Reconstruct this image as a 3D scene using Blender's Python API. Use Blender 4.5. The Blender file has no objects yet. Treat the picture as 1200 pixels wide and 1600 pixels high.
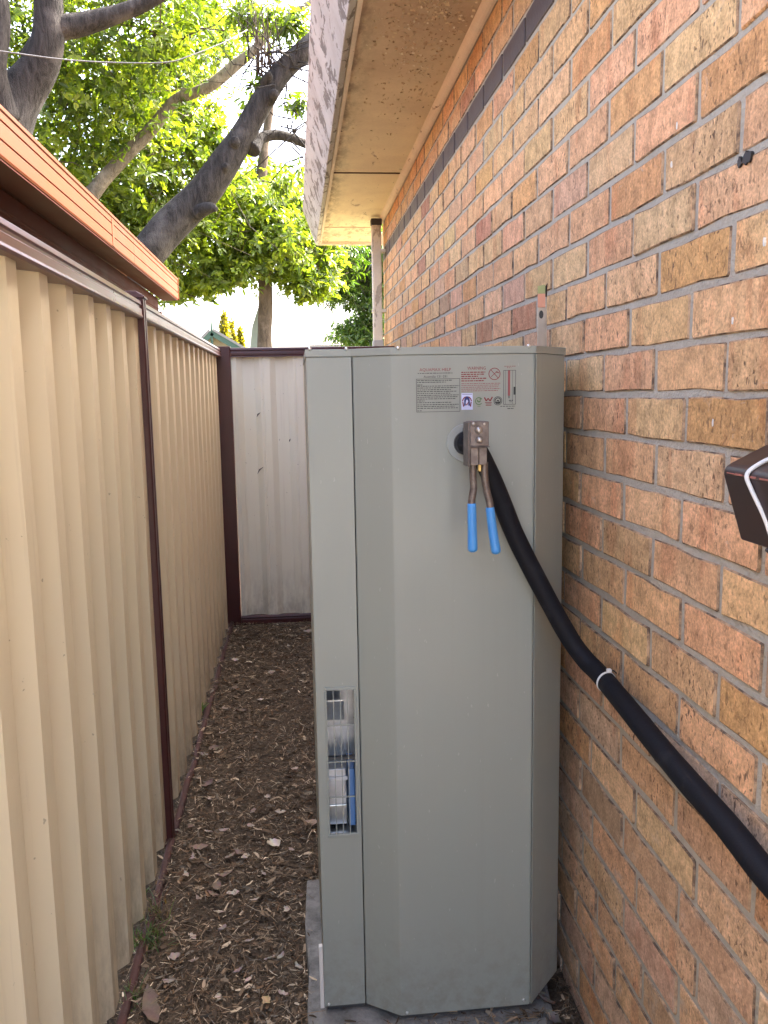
import bpy, bmesh, math, random
import numpy as np
from mathutils import Vector, Matrix, Euler
from mathutils import noise as mnoise

# ------------------------------------------------------------------ camera, sky, sun, exposure
scene = bpy.context.scene
col = scene.collection
R = math.radians
F_PX = 1320.0
EYE = np.array([0.0, 0.0, 1.5])
_dy = np.array([462 - 600, 800 - 616, F_PX]); _dy /= np.linalg.norm(_dy)
_up = -np.array([766 - 600, 800 - 10374, F_PX]); _up -= _dy * _up.dot(_dy); _up /= np.linalg.norm(_up)
_dx = np.cross(_up, _dy)
cam_data = bpy.data.cameras.new('camera')
cam_data.sensor_fit = 'VERTICAL'; cam_data.sensor_height = 24.0; cam_data.lens = F_PX / 1600 * 24.0
cam_data.clip_start = 0.05; cam_data.clip_end = 2000
cam = bpy.data.objects.new('camera', cam_data); col.objects.link(cam)
right = Vector((_dx[0], _dy[0], _up[0])); upv = Vector((_dx[1], _dy[1], _up[1])); fwd = Vector((_dx[2], _dy[2], _up[2]))
rot = Matrix((right, upv, -fwd)).transposed()
cam.matrix_world = Matrix.Translation(Vector(EYE)) @ rot.to_4x4()
scene.camera = cam

SUN_AZ, SUN_EL = R(58), R(50)          # azimuth clockwise from +Y
world = bpy.data.worlds.new('World'); scene.world = world; world.use_nodes = True
wn = world.node_tree.nodes; wl = world.node_tree.links
bg = wn['Background']; sky = wn.new('ShaderNodeTexSky'); sky.sky_type = 'NISHITA'; sky.sun_disc = False
sky.sun_elevation = SUN_EL; sky.sun_rotation = SUN_AZ; sky.air_density = 0.7; sky.dust_density = 7.0; sky.ozone_density = 0.0
wl.new(sky.outputs[0], bg.inputs[0]); bg.inputs[1].default_value = 0.15
sl = bpy.data.lights.new('sun', 'SUN'); sl.energy = 2.0; sl.angle = R(0.53); sl.color = (1.0, 0.94, 0.85)
sun = bpy.data.objects.new('sun', sl); col.objects.link(sun)
sdir = Vector((math.sin(SUN_AZ) * math.cos(SUN_EL), math.cos(SUN_AZ) * math.cos(SUN_EL), math.sin(SUN_EL)))
sun.rotation_euler = sdir.to_track_quat('Z', 'Y').to_euler(); sun.location = (6, 4, 12)
scene.view_settings.view_transform = 'Standard'; scene.view_settings.look = 'None'
scene.view_settings.gamma = 1.0; scene.view_settings.exposure = 3.70
scene.render.engine = 'CYCLES'
scene.cycles.max_bounces = 6; scene.cycles.diffuse_bounces = 4; scene.cycles.glossy_bounces = 3; scene.cycles.transmission_bounces = 3; scene.cycles.transparent_max_bounces = 4

# ------------------------------------------------------------------ measuring helpers (photo survey -> metres)
def ray(px, py):
    c = np.array([px - 600, 800 - py, F_PX]); return np.array([c @ _dx, c @ _dy, c @ _up])
def atY(px, py, y): r = ray(px, py); return Vector(EYE + r * y / r[1])
def atX(px, py, x): r = ray(px, py); return Vector(EYE + r * x / r[0])
def atZ(px, py, z): r = ray(px, py); return Vector(EYE + r * (z - EYE[2]) / r[2])
def project(P):
    d = np.array(P) - EYE; c = d[0] * _dx + d[1] * _dy + d[2] * _up
    return 600 + F_PX * c[0] / c[2], 800 - F_PX * c[1] / c[2]

# ------------------------------------------------------------------ object helpers
def setp(o, label=None, cat=None, group=None, kind=None):
    if label: o['label'] = label
    if cat: o['category'] = cat
    if group: o['group'] = group
    if kind: o['kind'] = kind
    return o
def thing(name, label, cat, loc, group=None):
    o = bpy.data.objects.new(name, None); o.empty_display_size = 0.1; col.objects.link(o); o.location = loc
    return setp(o, label, cat, group)
def wloc(o):
    v = Vector(o.location)
    return v
def link(name, me, mat=None, parent=None, smooth=False):
    if mat is not None and not me.materials: me.materials.append(mat)
    o = bpy.data.objects.new(name, me); col.objects.link(o)
    if smooth:
        for p in me.polygons: p.use_smooth = True
    if parent is not None:
        o.parent = parent
        if parent.type == 'EMPTY': o.matrix_parent_inverse = Matrix.Translation(-Vector(parent.location))
    return o

class MB:
    def __init__(self): self.v = []; self.f = []
    def add(self, vs, fs):
        b = len(self.v); self.v += [tuple(p) for p in vs]; self.f += [tuple(i + b for i in q) for q in fs]; return self
    def box(self, lo, hi):
        x0, y0, z0 = lo; x1, y1, z1 = hi
        return self.add([(x0,y0,z0),(x1,y0,z0),(x1,y1,z0),(x0,y1,z0),(x0,y0,z1),(x1,y0,z1),(x1,y1,z1),(x0,y1,z1)],
                        [(3,2,1,0),(4,5,6,7),(0,1,5,4),(1,2,6,5),(2,3,7,6),(3,0,4,7)])
    def prism(self, poly, axis, a, b):
        n = len(poly)
        def P(p, t):
            return {'x': (t, p[0], p[1]), 'y': (p[0], t, p[1]), 'z': (p[0], p[1], t)}[axis]
        vs = [P(p, a) for p in poly] + [P(p, b) for p in poly]
        fs = [(i, (i + 1) % n, n + (i + 1) % n, n + i) for i in range(n)] + [tuple(range(n))[::-1], tuple(range(n, 2 * n))]
        return self.add(vs, fs)
    def tube(self, pts, rad, n=10, caps=True, wob=0.0, seed=0.0):
        pts = [Vector(p) for p in pts]; m = len(pts)
        if not hasattr(rad, '__len__'): rad = [rad] * m
        t0 = (pts[1] - pts[0]).normalized(); ref = Vector((0, 0, 1)) if abs(t0.z) < .9 else Vector((1, 0, 0))
        u = t0.cross(ref).normalized(); vs = []
        for i in range(m):
            t = (pts[min(i + 1, m - 1)] - pts[max(i - 1, 0)]).normalized()
            u = (u - t * u.dot(t)).normalized(); w = t.cross(u)
            for k in range(n):
                a = 2 * math.pi * k / n; d = u * math.cos(a) + w * math.sin(a)
                r = rad[i]
                if wob: r *= 1 + wob * mnoise.noise((pts[i] + d * r) * 3.0 / max(rad[0], .02) * .12 + Vector((seed, 0, 0))) * 2
                vs.append(pts[i] + d * r)
        fs = [(i * n + k, i * n + (k + 1) % n, (i + 1) * n + (k + 1) % n, (i + 1) * n + k) for i in range(m - 1) for k in range(n)]
        if caps: fs += [tuple(range(n))[::-1], tuple(range((m - 1) * n, m * n))]
        return self.add(vs, fs)
    def mesh(self, name, bevel=0.0, seg=2):
        me = bpy.data.meshes.new(name); me.from_pydata(self.v, [], self.f)
        bm = bmesh.new(); bm.from_mesh(me); bmesh.ops.recalc_face_normals(bm, faces=bm.faces)
        if bevel:
            es = [e for e in bm.edges if len(e.link_faces) == 2 and e.calc_face_angle(0) > .35]
            bmesh.ops.bevel(bm, geom=es, offset=bevel, segments=seg, profile=.6, affect='EDGES', clamp_overlap=True)
        bm.to_mesh(me); bm.free(); me.update(); return me
    def build(self, name, mat, parent=None, bevel=0.0, seg=2, smooth=False):
        return link(name, self.mesh(name, bevel, seg), mat, parent, smooth)

def catmull(P, k=8):
    P = [Vector(p) for p in P]; Q = [P[0] * 2 - P[1]] + P + [P[-1] * 2 - P[-2]]; out = []
    for i in range(1, len(Q) - 2):
        a, b, c, d = Q[i - 1], Q[i], Q[i + 1], Q[i + 2]
        for j in range(k):
            t = j / k
            out.append(.5 * ((2 * b) + (c - a) * t + (2 * a - 5 * b + 4 * c - d) * t * t + (3 * b - a - 3 * c + d) * t ** 3))
    out.append(P[-1]); return out
def lerp_list(vals, n):
    m = len(vals) - 1; out = []
    for i in range(n):
        t = i / (n - 1) * m; j = min(int(t), m - 1); out.append(vals[j] + (vals[j + 1] - vals[j]) * (t - j))
    return out
def quads_mesh(name, V, Q, colors=None, smooth=False):
    """fast mesh from numpy arrays, quads only"""
    me = bpy.data.meshes.new(name)
    nv, nq = len(V), len(Q)
    me.vertices.add(nv); me.vertices.foreach_set('co', np.ascontiguousarray(V, dtype=np.float32).ravel())
    me.loops.add(nq * 4); me.loops.foreach_set('vertex_index', np.ascontiguousarray(Q, dtype=np.int32).ravel())
    me.polygons.add(nq); me.polygons.foreach_set('loop_start', np.arange(0, nq * 4, 4, dtype=np.int32))
    try: me.polygons.foreach_set('loop_total', np.full(nq, 4, dtype=np.int32))
    except Exception: pass
    if colors is not None:
        at = me.color_attributes.new('Col', 'FLOAT_COLOR', 'POINT')
        at.data.foreach_set('color', np.ascontiguousarray(colors, dtype=np.float32).ravel())
    me.update(calc_edges=True); me.validate(); return me

# ------------------------------------------------------------------ material helpers
class NT:
    def __init__(self, name):
        self.m = bpy.data.materials.new(name); self.m.use_nodes = True
        self.n = self.m.node_tree.nodes; self.l = self.m.node_tree.links; self.b = self.n['Principled BSDF']
    def node(self, t, **kw):
        o = self.n.new(t)
        for k, v in kw.items(): setattr(o, k, v)
        return o
    def con(self, sock, v):
        if hasattr(v, 'is_output') or isinstance(v, bpy.types.NodeSocket): self.l.new(v, sock)
        else:
            if isinstance(v, (tuple, list)) and len(v) == 3 and sock.type == 'RGBA': v = (*v, 1)
            sock.default_value = v
    def pos(self, scale=(1, 1, 1), obj=False):
        if obj: s = self.node('ShaderNodeTexCoord').outputs['Object']
        else: s = self.node('ShaderNodeNewGeometry').outputs['Position']
        mp = self.node('ShaderNodeMapping'); self.l.new(s, mp.inputs[0]); mp.inputs['Scale'].default_value = scale
        return mp.outputs[0]
    def noise(self, vec, scale, detail=4, rough=.55, dist=0.0):
        t = self.node('ShaderNodeTexNoise'); self.l.new(vec, t.inputs['Vector'])
        t.inputs['Scale'].default_value = scale; t.inputs['Detail'].default_value = detail; t.inputs['Roughness'].default_value = rough
        t.inputs['Distortion'].default_value = dist; return t.outputs[0]
    def voronoi(self, vec, scale, feature='F1'):
        t = self.node('ShaderNodeTexVoronoi', feature=feature); self.l.new(vec, t.inputs['Vector']); t.inputs['Scale'].default_value = scale
        return t.outputs['Distance']
    def ramp(self, fac, a, b, va=0.0, vb=1.0):
        t = self.node('ShaderNodeMapRange'); self.con(t.inputs[0], fac)
        t.inputs[1].default_value = a; t.inputs[2].default_value = b; t.inputs[3].default_value = va; t.inputs[4].default_value = vb
        return t.outputs[0]
    def math(self, op, a, b=0.0):
        t = self.node('ShaderNodeMath', operation=op); self.con(t.inputs[0], a); self.con(t.inputs[1], b); return t.outputs[0]
    def mix(self, fac, a, b, mode='MIX'):
        t = self.node('ShaderNodeMix', data_type='RGBA', blend_type=mode); self.con(t.inputs[0], fac)
        self.con(t.inputs[6], a); self.con(t.inputs[7], b); return t.outputs[2]
    def bump(self, h, strength=.3, dist=.01):
        t = self.node('ShaderNodeBump'); t.inputs['Strength'].default_value = strength; t.inputs['Distance'].default_value = dist
        self.l.new(h, t.inputs['Height']); self.l.new(t.outputs[0], self.b.inputs['Normal']); return t
    def set(self, **kw):
        names = dict(color='Base Color', rough='Roughness', metal='Metallic', spec='Specular IOR Level', coat='Coat Weight', coatr='Coat Roughness')
        for k, v in kw.items(): self.con(self.b.inputs[names[k]], v)
        return self.m

def plain(name, c, rough=.5, metal=0.0, var=.08, vs=8.0, bump=0.0, spec=.5):
    t = NT(name); p = t.pos(); n = t.noise(p, vs, 5)
    lo = tuple(max(0, x * (1 - var * 2)) for x in c); hi = tuple(min(1, x * (1 + var * 2)) for x in c)
    t.set(color=t.mix(n, lo, hi), rough=t.ramp(n, .2, .8, rough * .85, min(1, rough * 1.15)), metal=metal, spec=spec)
    if bump: t.bump(t.noise(p, vs * 6, 4), bump, .004)
    return t.m

def brick_material(name, src):
    t = NT(name)
    if src == 'object': base = t.node('ShaderNodeObjectInfo').outputs['Color']
    else:
        a = t.node('ShaderNodeAttribute'); a.attribute_name = 'Col'; base = a.outputs['Color']
    p = t.pos(); pv = t.pos((1, 14, 4)); ps = t.pos((1, 1.0, .5))
    flash = t.ramp(t.noise(pv, 1.0, 2, .5, .4), .57, .66)
    mott = t.noise(p, 30, 4, .65); fine = t.noise(p, 170, 3, .7)
    c = t.mix(t.math('MULTIPLY', flash, .5), base, t.mix(1.0, base, (.84, .64, .58), 'MULTIPLY'))
    c = t.mix(1.0, c, t.mix(t.ramp(mott, .3, .7), (.74, .71, .66), (1.24, 1.22, 1.2)), 'MULTIPLY')
    c = t.mix(1.0, c, t.mix(t.ramp(fine, .3, .7), (.70, .68, .66), (1.24, 1.25, 1.26)), 'MULTIPLY')
    pits = t.ramp(t.noise(ps, 125, 2, .6, .6), .595, .655)
    wr = t.math('MULTIPLY', t.ramp(t.noise(t.pos((1, 1, .35)), 62, 3, .6, 1.6), .485, .515, 0, 1), t.ramp(t.noise(t.pos((1, 1, .35)), 62, 3, .6, 1.6), .515, .545, 1, 0))
    wr = t.math('MULTIPLY', wr, t.ramp(t.noise(p, 13, 3), .47, .60))
    rnd = t.ramp(t.node('ShaderNodeObjectInfo').outputs['Random'], 0, 1, .5, 1.3) if src == 'object' else 1.0
    dark = t.math('MAXIMUM', t.math('MULTIPLY', t.math('MULTIPLY', pits, rnd), t.ramp(t.noise(p, 7, 2), .35, .6, .35, 1)), t.math('MULTIPLY', wr, .55))
    c = t.mix(t.math('MULTIPLY', dark, .74), c, (.085, .048, .032))
    smear = t.math('MULTIPLY', t.ramp(t.noise(t.pos((1, 1, 1.8)), 16, 5, .72, .8), .63, .70), t.ramp(t.noise(p, 2.3, 2), .48, .62))
    c = t.mix(t.math('MULTIPLY', smear, .45), c, (.50, .46, .40))
    geo = t.node('ShaderNodeNewGeometry'); sep = t.node('ShaderNodeSeparateXYZ'); t.l.new(geo.outputs['Position'], sep.inputs[0])
    low = t.ramp(sep.outputs[2], .55, 1.0, 1, 0)
    salt = t.math('MULTIPLY', low, t.ramp(t.noise(t.pos((1, 1, 1.6)), 11, 6, .7), .56, .72))
    c = t.mix(t.math('MULTIPLY', salt, .5), c, (.52, .47, .40))
    grime = t.ramp(t.noise(t.pos((1, 1.6, .5)), 5.0, 4, .6), .60, .78)
    c = t.mix(t.math('MULTIPLY', grime, .30), c, (.16, .10, .07))
    h = t.math('SUBTRACT', t.math('ADD', t.math('MULTIPLY', mott, .6), t.math('MULTIPLY', fine, .5)), t.math('MULTIPLY', dark, 1.2))
    t.bump(h, .6, .004)
    return t.set(color=c, rough=.88, spec=.3)

def arris_material():  # darkens the brick side faces to paint in shadow lines at the joints
    t = NT('joint_shade_edge'); p = t.pos(); n = t.noise(p, 38, 4, .7)
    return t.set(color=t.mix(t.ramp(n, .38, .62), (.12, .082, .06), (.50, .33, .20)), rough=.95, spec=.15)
def mortar_material():
    t = NT('mortar_grey'); p = t.pos(); n = t.noise(p, 40, 6, .7); n2 = t.noise(p, 4, 4)
    c = t.mix(n, (.33, .295, .24), (.56, .51, .42)); c = t.mix(t.ramp(n2, .5, .8), c, (.38, .33, .26))
    t.bump(t.math('ADD', n, t.noise(p, 160, 3)), .7, .006); return t.set(color=c, rough=.95, spec=.2)

def leaf_material(name, trans=(.9, 1.0, .3), tw=.45):
    t = NT(name); a = t.node('ShaderNodeAttribute'); a.attribute_name = 'Col'
    c = a.outputs['Color']
    t.set(color=c, rough=.38, spec=.5)
    tr = t.node('ShaderNodeBsdfTranslucent'); t.con(tr.inputs[0], t.mix(1.0, c, (trans[0] * 2.6, trans[1] * 2.6, trans[2] * 1.4), 'MULTIPLY'))
    mx = t.node('ShaderNodeMixShader'); mx.inputs[0].default_value = tw
    t.l.new(t.b.outputs[0], mx.inputs[1]); t.l.new(tr.outputs[0], mx.inputs[2])
    t.l.new(mx.outputs[0], t.n['Material Output'].inputs[0]); return t.m

def bark_material(name, a, b, sc=1.0):
    t = NT(name); p = t.pos((22 * sc, 22 * sc, 5 * sc)); n = t.noise(p, 1.0, 6, .65, .8); v = t.noise(t.pos(), 60 * sc, 4, .7)
    c = t.mix(t.ramp(n, .3, .7), a, b); c = t.mix(t.ramp(t.noise(t.pos(), 3.5 * sc, 4), .55, .7), c, tuple(min(1, x * 1.5) for x in b))
    t.bump(t.math('ADD', n, t.math('MULTIPLY', v, .35)), .9, .03); return t.set(color=c, rough=.92, spec=.2)

def peel_material(name, paint, under, amount, streak=(6, 1, 6), stain=None, dark=(.05, .035, .025), front=False):
    t = NT(name); p = t.pos(); n = t.noise(t.pos(streak), 3.0, 7, .68, .5); n2 = t.noise(p, 3.2, 5, .6, .3); f = t.noise(p, 90, 4)
    peel = t.ramp(n, 1 - amount, 1 - amount + .035)
    c = t.mix(t.ramp(n2, .42, .72), paint, stain or tuple(x * .8 for x in paint))
    c = t.mix(t.ramp(f, .3, .8), c, t.mix(1.0, c, (.9, .9, .9), 'MULTIPLY'))
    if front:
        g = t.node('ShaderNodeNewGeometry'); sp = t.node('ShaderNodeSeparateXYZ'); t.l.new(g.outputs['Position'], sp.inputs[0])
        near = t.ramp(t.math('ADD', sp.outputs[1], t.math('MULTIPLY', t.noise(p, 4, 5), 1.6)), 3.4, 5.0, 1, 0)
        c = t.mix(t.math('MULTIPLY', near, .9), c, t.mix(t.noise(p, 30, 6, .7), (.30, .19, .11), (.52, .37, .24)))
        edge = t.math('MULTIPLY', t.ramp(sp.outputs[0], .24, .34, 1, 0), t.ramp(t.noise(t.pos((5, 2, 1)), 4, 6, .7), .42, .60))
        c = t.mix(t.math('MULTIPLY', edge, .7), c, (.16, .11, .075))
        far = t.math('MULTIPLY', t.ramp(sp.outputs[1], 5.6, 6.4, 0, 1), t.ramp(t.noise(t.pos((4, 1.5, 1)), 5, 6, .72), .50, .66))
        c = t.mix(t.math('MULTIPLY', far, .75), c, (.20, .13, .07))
    c = t.mix(peel, c, t.mix(f, under, tuple(x * .6 for x in under)))
    chips = t.ramp(t.noise(t.pos((14, 5, 14)), 2.4, 6, .7), .665, .69)
    c = t.mix(chips, c, dark)
    t.bump(t.math('SUBTRACT', t.math('MULTIPLY', f, .3), t.math('ADD', peel, chips)), .5, .003)
    return t.set(color=c, rough=.75, spec=.3)

def sheet_material(name, c, c2, dirt=.6):
    t = NT(name); p = t.pos((1.5, 1.5, .5)); n = t.noise(p, 2.0, 5); f = t.noise(t.pos(), 45, 4)
    cc = t.mix(t.ramp(n, .35, .7), c, c2)
    sep = t.node('ShaderNodeSeparateXYZ'); g = t.node('ShaderNodeNewGeometry'); t.l.new(g.outputs['Position'], sep.inputs[0])
    splash = t.math('MULTIPLY', t.ramp(sep.outputs[2], .02, .40, 1, 0), t.ramp(t.noise(t.pos((5, 5, 1.6)), 4, 6, .72), .38, .62))
    cc = t.mix(t.math('MULTIPLY', splash, dirt), cc, (.16, .11, .07))
    run = t.ramp(t.noise(t.pos((9, 9, .35)), 3.0, 5, .7), .58, .78); cc = t.mix(t.math('MULTIPLY', run, .30), cc, (.30, .22, .14))
    speck = t.ramp(t.noise(t.pos(), 55, 2, .5), .74, .77); cc = t.mix(t.math('MULTIPLY', speck, .5), cc, (.12, .09, .06))
    t.bump(t.noise(t.pos((1, 1, .3)), 4, 3), .08, .02)
    return t.set(color=cc, rough=t.ramp(f, .2, .8, .42, .6), spec=.4)

M = {}
M['brick'] = brick_material('brick_face', 'object')
M['brick_far'] = brick_material('brick_face_far', 'attr')
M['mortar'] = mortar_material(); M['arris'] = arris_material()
M['brick_dark'] = plain('dark_glazed_brick', (.062, .042, .040), .45, 0, .2, 14, .3)
M['fascia'] = peel_material('peeling_white_paint', (.47, .455, .40), (.20, .175, .14), .47, (7, 2.2, 4), (.35, .325, .275))
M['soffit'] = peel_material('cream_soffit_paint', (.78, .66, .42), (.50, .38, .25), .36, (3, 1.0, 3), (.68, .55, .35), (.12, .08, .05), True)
M['bead'] = peel_material('cream_bead_paint', (.70, .59, .44), (.42, .31, .22), .36, (8, 2, 8))
M['downpipe'] = peel_material('downpipe_paint', (.66, .60, .51), (.44, .39, .33), .42, (6, 6, 2))
M['pvc'] = plain('grey_pvc', (.36, .36, .36), .45)
M['roof_tile'] = plain('roof_tile', (.20, .11, .08), .8)
M['sheet'] = sheet_material('cream_steel_sheet', (.67, .57, .375), (.64, .54, .36))
M['sheet_back'] = sheet_material('pale_steel_sheet', (.80, .765, .62), (.76, .73, .60), .5)
M['rail_dirty'] = plain('soiled_maroon_rail', (.060, .022, .017), .75, 0, .4, 14, .4)
M['maroon'] = plain('maroon_powdercoat', (.060, .014, .013), .36, 0, .15, 5, .05)
M['maroon_cap'] = plain('light_maroon_rail', (.125, .052, .043), .30, 0, .12, 5, .05, .7)  # lighter, glossier maroon than the posts
M['orange'] = plain('terracotta_gutter_paint', (.135, .036, .0105), .6, 0, .08, 3, 0, .12)
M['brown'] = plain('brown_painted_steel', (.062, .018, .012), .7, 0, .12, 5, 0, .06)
M['ceil'] = plain('cream_ceiling_sheet', (.52, .48, .38), .5, 0, .06, 4)
M['heater'] = None
t = NT('grey_green_powdercoat'); p = t.pos(); n = t.noise(p, 1.6, 4); f = t.noise(p, 420, 2)
c = t.mix(n, (.264, .280, .244), (.280, .295, .256))
run = t.ramp(t.noise(t.pos((26, 26, .5)), 1.0, 4, .65), .55, .80); c = t.mix(t.math('MULTIPLY', run, .16), c, (.20, .19, .15))
sep = t.node('ShaderNodeSeparateXYZ'); g = t.node('ShaderNodeNewGeometry'); t.l.new(g.outputs['Position'], sep.inputs[0])
spl = t.math('MULTIPLY', t.ramp(sep.outputs[2], .08, .32, 1, 0), t.ramp(t.noise(p, 34, 5, .7), .42, .66)); c = t.mix(t.math('MULTIPLY', spl, .38), c, (.15, .125, .09))
sc = t.ramp(t.noise(t.pos((3, 3, 1)), 46, 2, .5), .72, .75); c = t.mix(t.math('MULTIPLY', sc, .35), c, (.42, .42, .38))
h_ = t.math('ADD', t.math('MULTIPLY', f, .02), t.noise(t.pos((1, 1, .6)), 3.0, 2)); t.bump(h_, .05, .03)
t.set(color=c, rough=t.ramp(t.noise(p, 5, 4), .3, .7, .32, .50), spec=.45); M['heater'] = t.m
M['heater_dark'] = plain('dark_cavity_steel', (.045, .045, .045), .6)
M['galv'] = plain('galvanised_steel', (.62, .62, .60), .30, .9, .12, 20)
M['foil'] = plain('bright_tin_plate', (.80, .78, .74), .3, .6, .2, 26)
M['screw'] = plain('zinc_screw', (.75, .75, .73), .3, .9)
M['white'] = plain('white_plastic', (.70, .69, .66), .5)
M['trim'] = plain('off_white_strip', (.62, .59, .54), .6)
M['blue_part'] = plain('blue_plastic_panel', (.10, .22, .46), .35)
M['blue'] = plain('sky_blue_vinyl_grip', (.060, .27, .62), .42, 0, .06, 30)
t = NT('worn_tool_steel'); p = t.pos(); n = t.noise(p, 60, 5, .65)
t.bump(n, .25, .002); t.set(color=t.mix(t.ramp(n, .35, .7), (.105, .082, .072), (.22, .185, .165)), rough=.48, metal=.55); M['tool'] = t.m
M['bolt'] = plain('polished_bolt_steel', (.42, .39, .36), .33, .8, .15, 60)
M['brass'] = plain('brass', (.50, .36, .13), .35, .8)
t = NT('black_foam_lagging'); p = t.pos(); n = t.noise(p, 10, 5, .6); f = t.noise(p, 300, 2)
t.bump(t.math('ADD', f, t.noise(p, 30, 3)), .18, .002)
t.set(color=t.mix(t.ramp(n, .55, .78), (.006, .0065, .010), (.030, .031, .036)), rough=.68, spec=.25); M['lag'] = t.m
M['rubber'] = plain('black_rubber', (.014, .014, .018), .5)
t = NT('grey_concrete'); p = t.pos(); n = t.noise(p, 14, 6, .7); n2 = t.noise(p, 5, 4)
t.bump(t.math('ADD', n, t.noise(p, 90, 4)), .6, .006); t.set(color=t.mix(t.ramp(n, .3, .75), (.07, .067, .060), (.31, .30, .275)), rough=.92); M['concrete'] = t.m
t = NT('damp_soil'); p = t.pos(); n = t.noise(p, 30, 7, .75); n2 = t.noise(p, 3, 4)
c = t.mix(t.ramp(n, .3, .75), (.050, .038, .027), (.19, .145, .10)); t.bump(n, 1.0, .02); t.set(color=c, rough=.97, spec=.15); M['soil'] = t.m
t = NT('dry_grass_ground'); p = t.pos(); n = t.noise(p, 2, 6, .7); t.set(color=t.mix(n, (.09, .085, .04), (.16, .13, .07)), rough=.95); M['ground'] = t.m
def attr_mat(name, rough=.9, spec=.2):
    t = NT(name); a = t.node('ShaderNodeAttribute'); a.attribute_name = 'Col'; f = t.noise(t.pos(), 150, 4, .7)
    t.set(color=t.mix(1.0, a.outputs['Color'], t.mix(f, (.7, .7, .7), (1.25, 1.25, 1.25)), 'MULTIPLY'), rough=rough, spec=spec); return t.m
M['mulch'] = attr_mat('bark_mulch_pieces')
M['flake'] = attr_mat('curled_paint')
M['leafA'] = leaf_material('glossy_broad_leaf', (1.0, 1.0, .28), .5)
M['leafD'] = leaf_material('fine_green_leaf', (.75, 1.0, .25), .35)
M['conifer'] = leaf_material('golden_conifer_leaf', (1.0, .95, .2), .3)
M['grass'] = leaf_material('weed_leaf', (.8, 1.0, .3), .35)
M['bark'] = bark_material('dark_fissured_bark', (.010, .009, .0085), (.054, .049, .045))
M['bark_pale'] = bark_material('pale_mottled_bark', (.085, .070, .052), (.20, .175, .14), 1.3)
M['bark_far'] = bark_material('brown_grey_bark', (.055, .040, .029), (.125, .097, .072))
M['wire'] = plain('silver_cable', (.07, .07, .075), .5, .0)
M['ledge'] = plain('dark_brown_gloss_paint', (.030, .013, .012), .40, 0, .25, 14)
M['chip'] = plain('chipped_red_paint', (.34, .12, .09), .7)
M['ink_red'] = plain('red_ink', (.20, .018, .024), .6, 0, .02)
M['ink_pink'] = plain('faded_red_ink', (.25, .06, .062), .6, 0, .02)
M['ink_black'] = plain('black_ink', (.02, .023, .023), .6, 0, .02)
M['ink_navy'] = plain('navy_ink', (.03, .04, .16), .6, 0, .02)
M['ink_green'] = plain('green_ink', (.09, .16, .07), .6, 0, .02)
M['sticker'] = plain('white_blue_sticker', (.52, .55, .75), .5, 0, .02)
M['far_cream'] = plain('far_cream_wall', (.36, .30, .21), .8)
M['far_green'] = plain('far_green_paint', (.045, .085, .055), .7)
M['far_tile'] = plain('far_grey_tile', (.20, .185, .165), .8)
M['pale_green'] = plain('pale_green_sheet', (.26, .31, .28), .7)
M['paint_white'] = plain('white_paint_dab', (.7, .68, .64), .7)
M['blackmark'] = plain('black_tar', (.02, .014, .012), .6)
M['glass'] = plain('dark_window_glass', (.03, .035, .04), .1)
M['orange_tag'] = plain('faded_orange_tape', (.62, .30, .20), .6)
M['green_tag'] = plain('faded_olive_tape', (.34, .36, .16), .6)

rng = random.Random(7); nrng = np.random.default_rng(11)

# ------------------------------------------------------------------ ground
gm = MB().add([(-600, -600, -.06), (600, -600, -.06), (600, 900, -.06), (-600, 900, -.06)], [(0, 1, 2, 3)])
setp(gm.build('ground', M['ground']), kind='structure')
dv = MB().box((-3.5, -9.0, -.055), (14, -.25, .004)); 
setp(dv.build('bounce_slab', plain('pale_concrete', (.42, .40, .36), .85)), kind='structure')  # unseen slab added behind the camera to bounce sunlight into the alley
def hgt(x, y):
    return .012 * mnoise.noise(Vector((x * 4, y * 4, 0))) + .010 * mnoise.noise(Vector((x * 11, y * 11, 3)))
nx, ny = 40, 130; xs = np.linspace(-.60, .66, nx); ys = np.linspace(-.27, 5.56, ny)
V = [(x, y, hgt(x, y) - .004) for y in ys for x in xs]; Q = [(j * nx + i, j * nx + i + 1, (j + 1) * nx + i + 1, (j + 1) * nx + i) for j in range(ny - 1) for i in range(nx - 1)]
soil = link('soil_bed', quads_mesh('soil_bed', np.array(V), np.array(Q)), M['soil'], None, True); setp(soil, kind='structure')

# ------------------------------------------------------------------ brick house
XW = .640; HY = -.10  # house ends early here so sun reaches the slab behind the camera
house = thing('brick_house', 'tan brick house wall with peeling eaves along the right side', 'house', (.64, 2.5, 0))
wall_back = MB().box((XW + .0030, HY + .004, -.05), (XW + 4.5, 6.10, 2.685)).build('wall', M['mortar'], house)
PAL = [((.60, .385, .215), 36), ((.61, .365, .215), 36), ((.57, .32, .15), 14), ((.57, .385, .215), 9), ((.43, .225, .145), 4), ((.54, .34, .225), 6), ((.62, .42, .245), 9), ((.40, .265, .17), 2)]
def brick_color(r, zc):
    tot = sum(w for _, w in PAL); k = r.random() * tot
    for c, w in PAL:
        k -= w
        if k <= 0: break
    j = r.uniform(.92, 1.08); c = tuple(min(.9, x * j * g_ * r.uniform(.96, 1.04)) for x, g_ in zip(c, (1.12, 1.11, 1.05)))
    if zc < .9:
        g = r.uniform(.0, .35); m = sum(c) / 3; c = tuple(x * (1 - g) + m * g * .95 for x in c)
    return (*c, 1)
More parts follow.
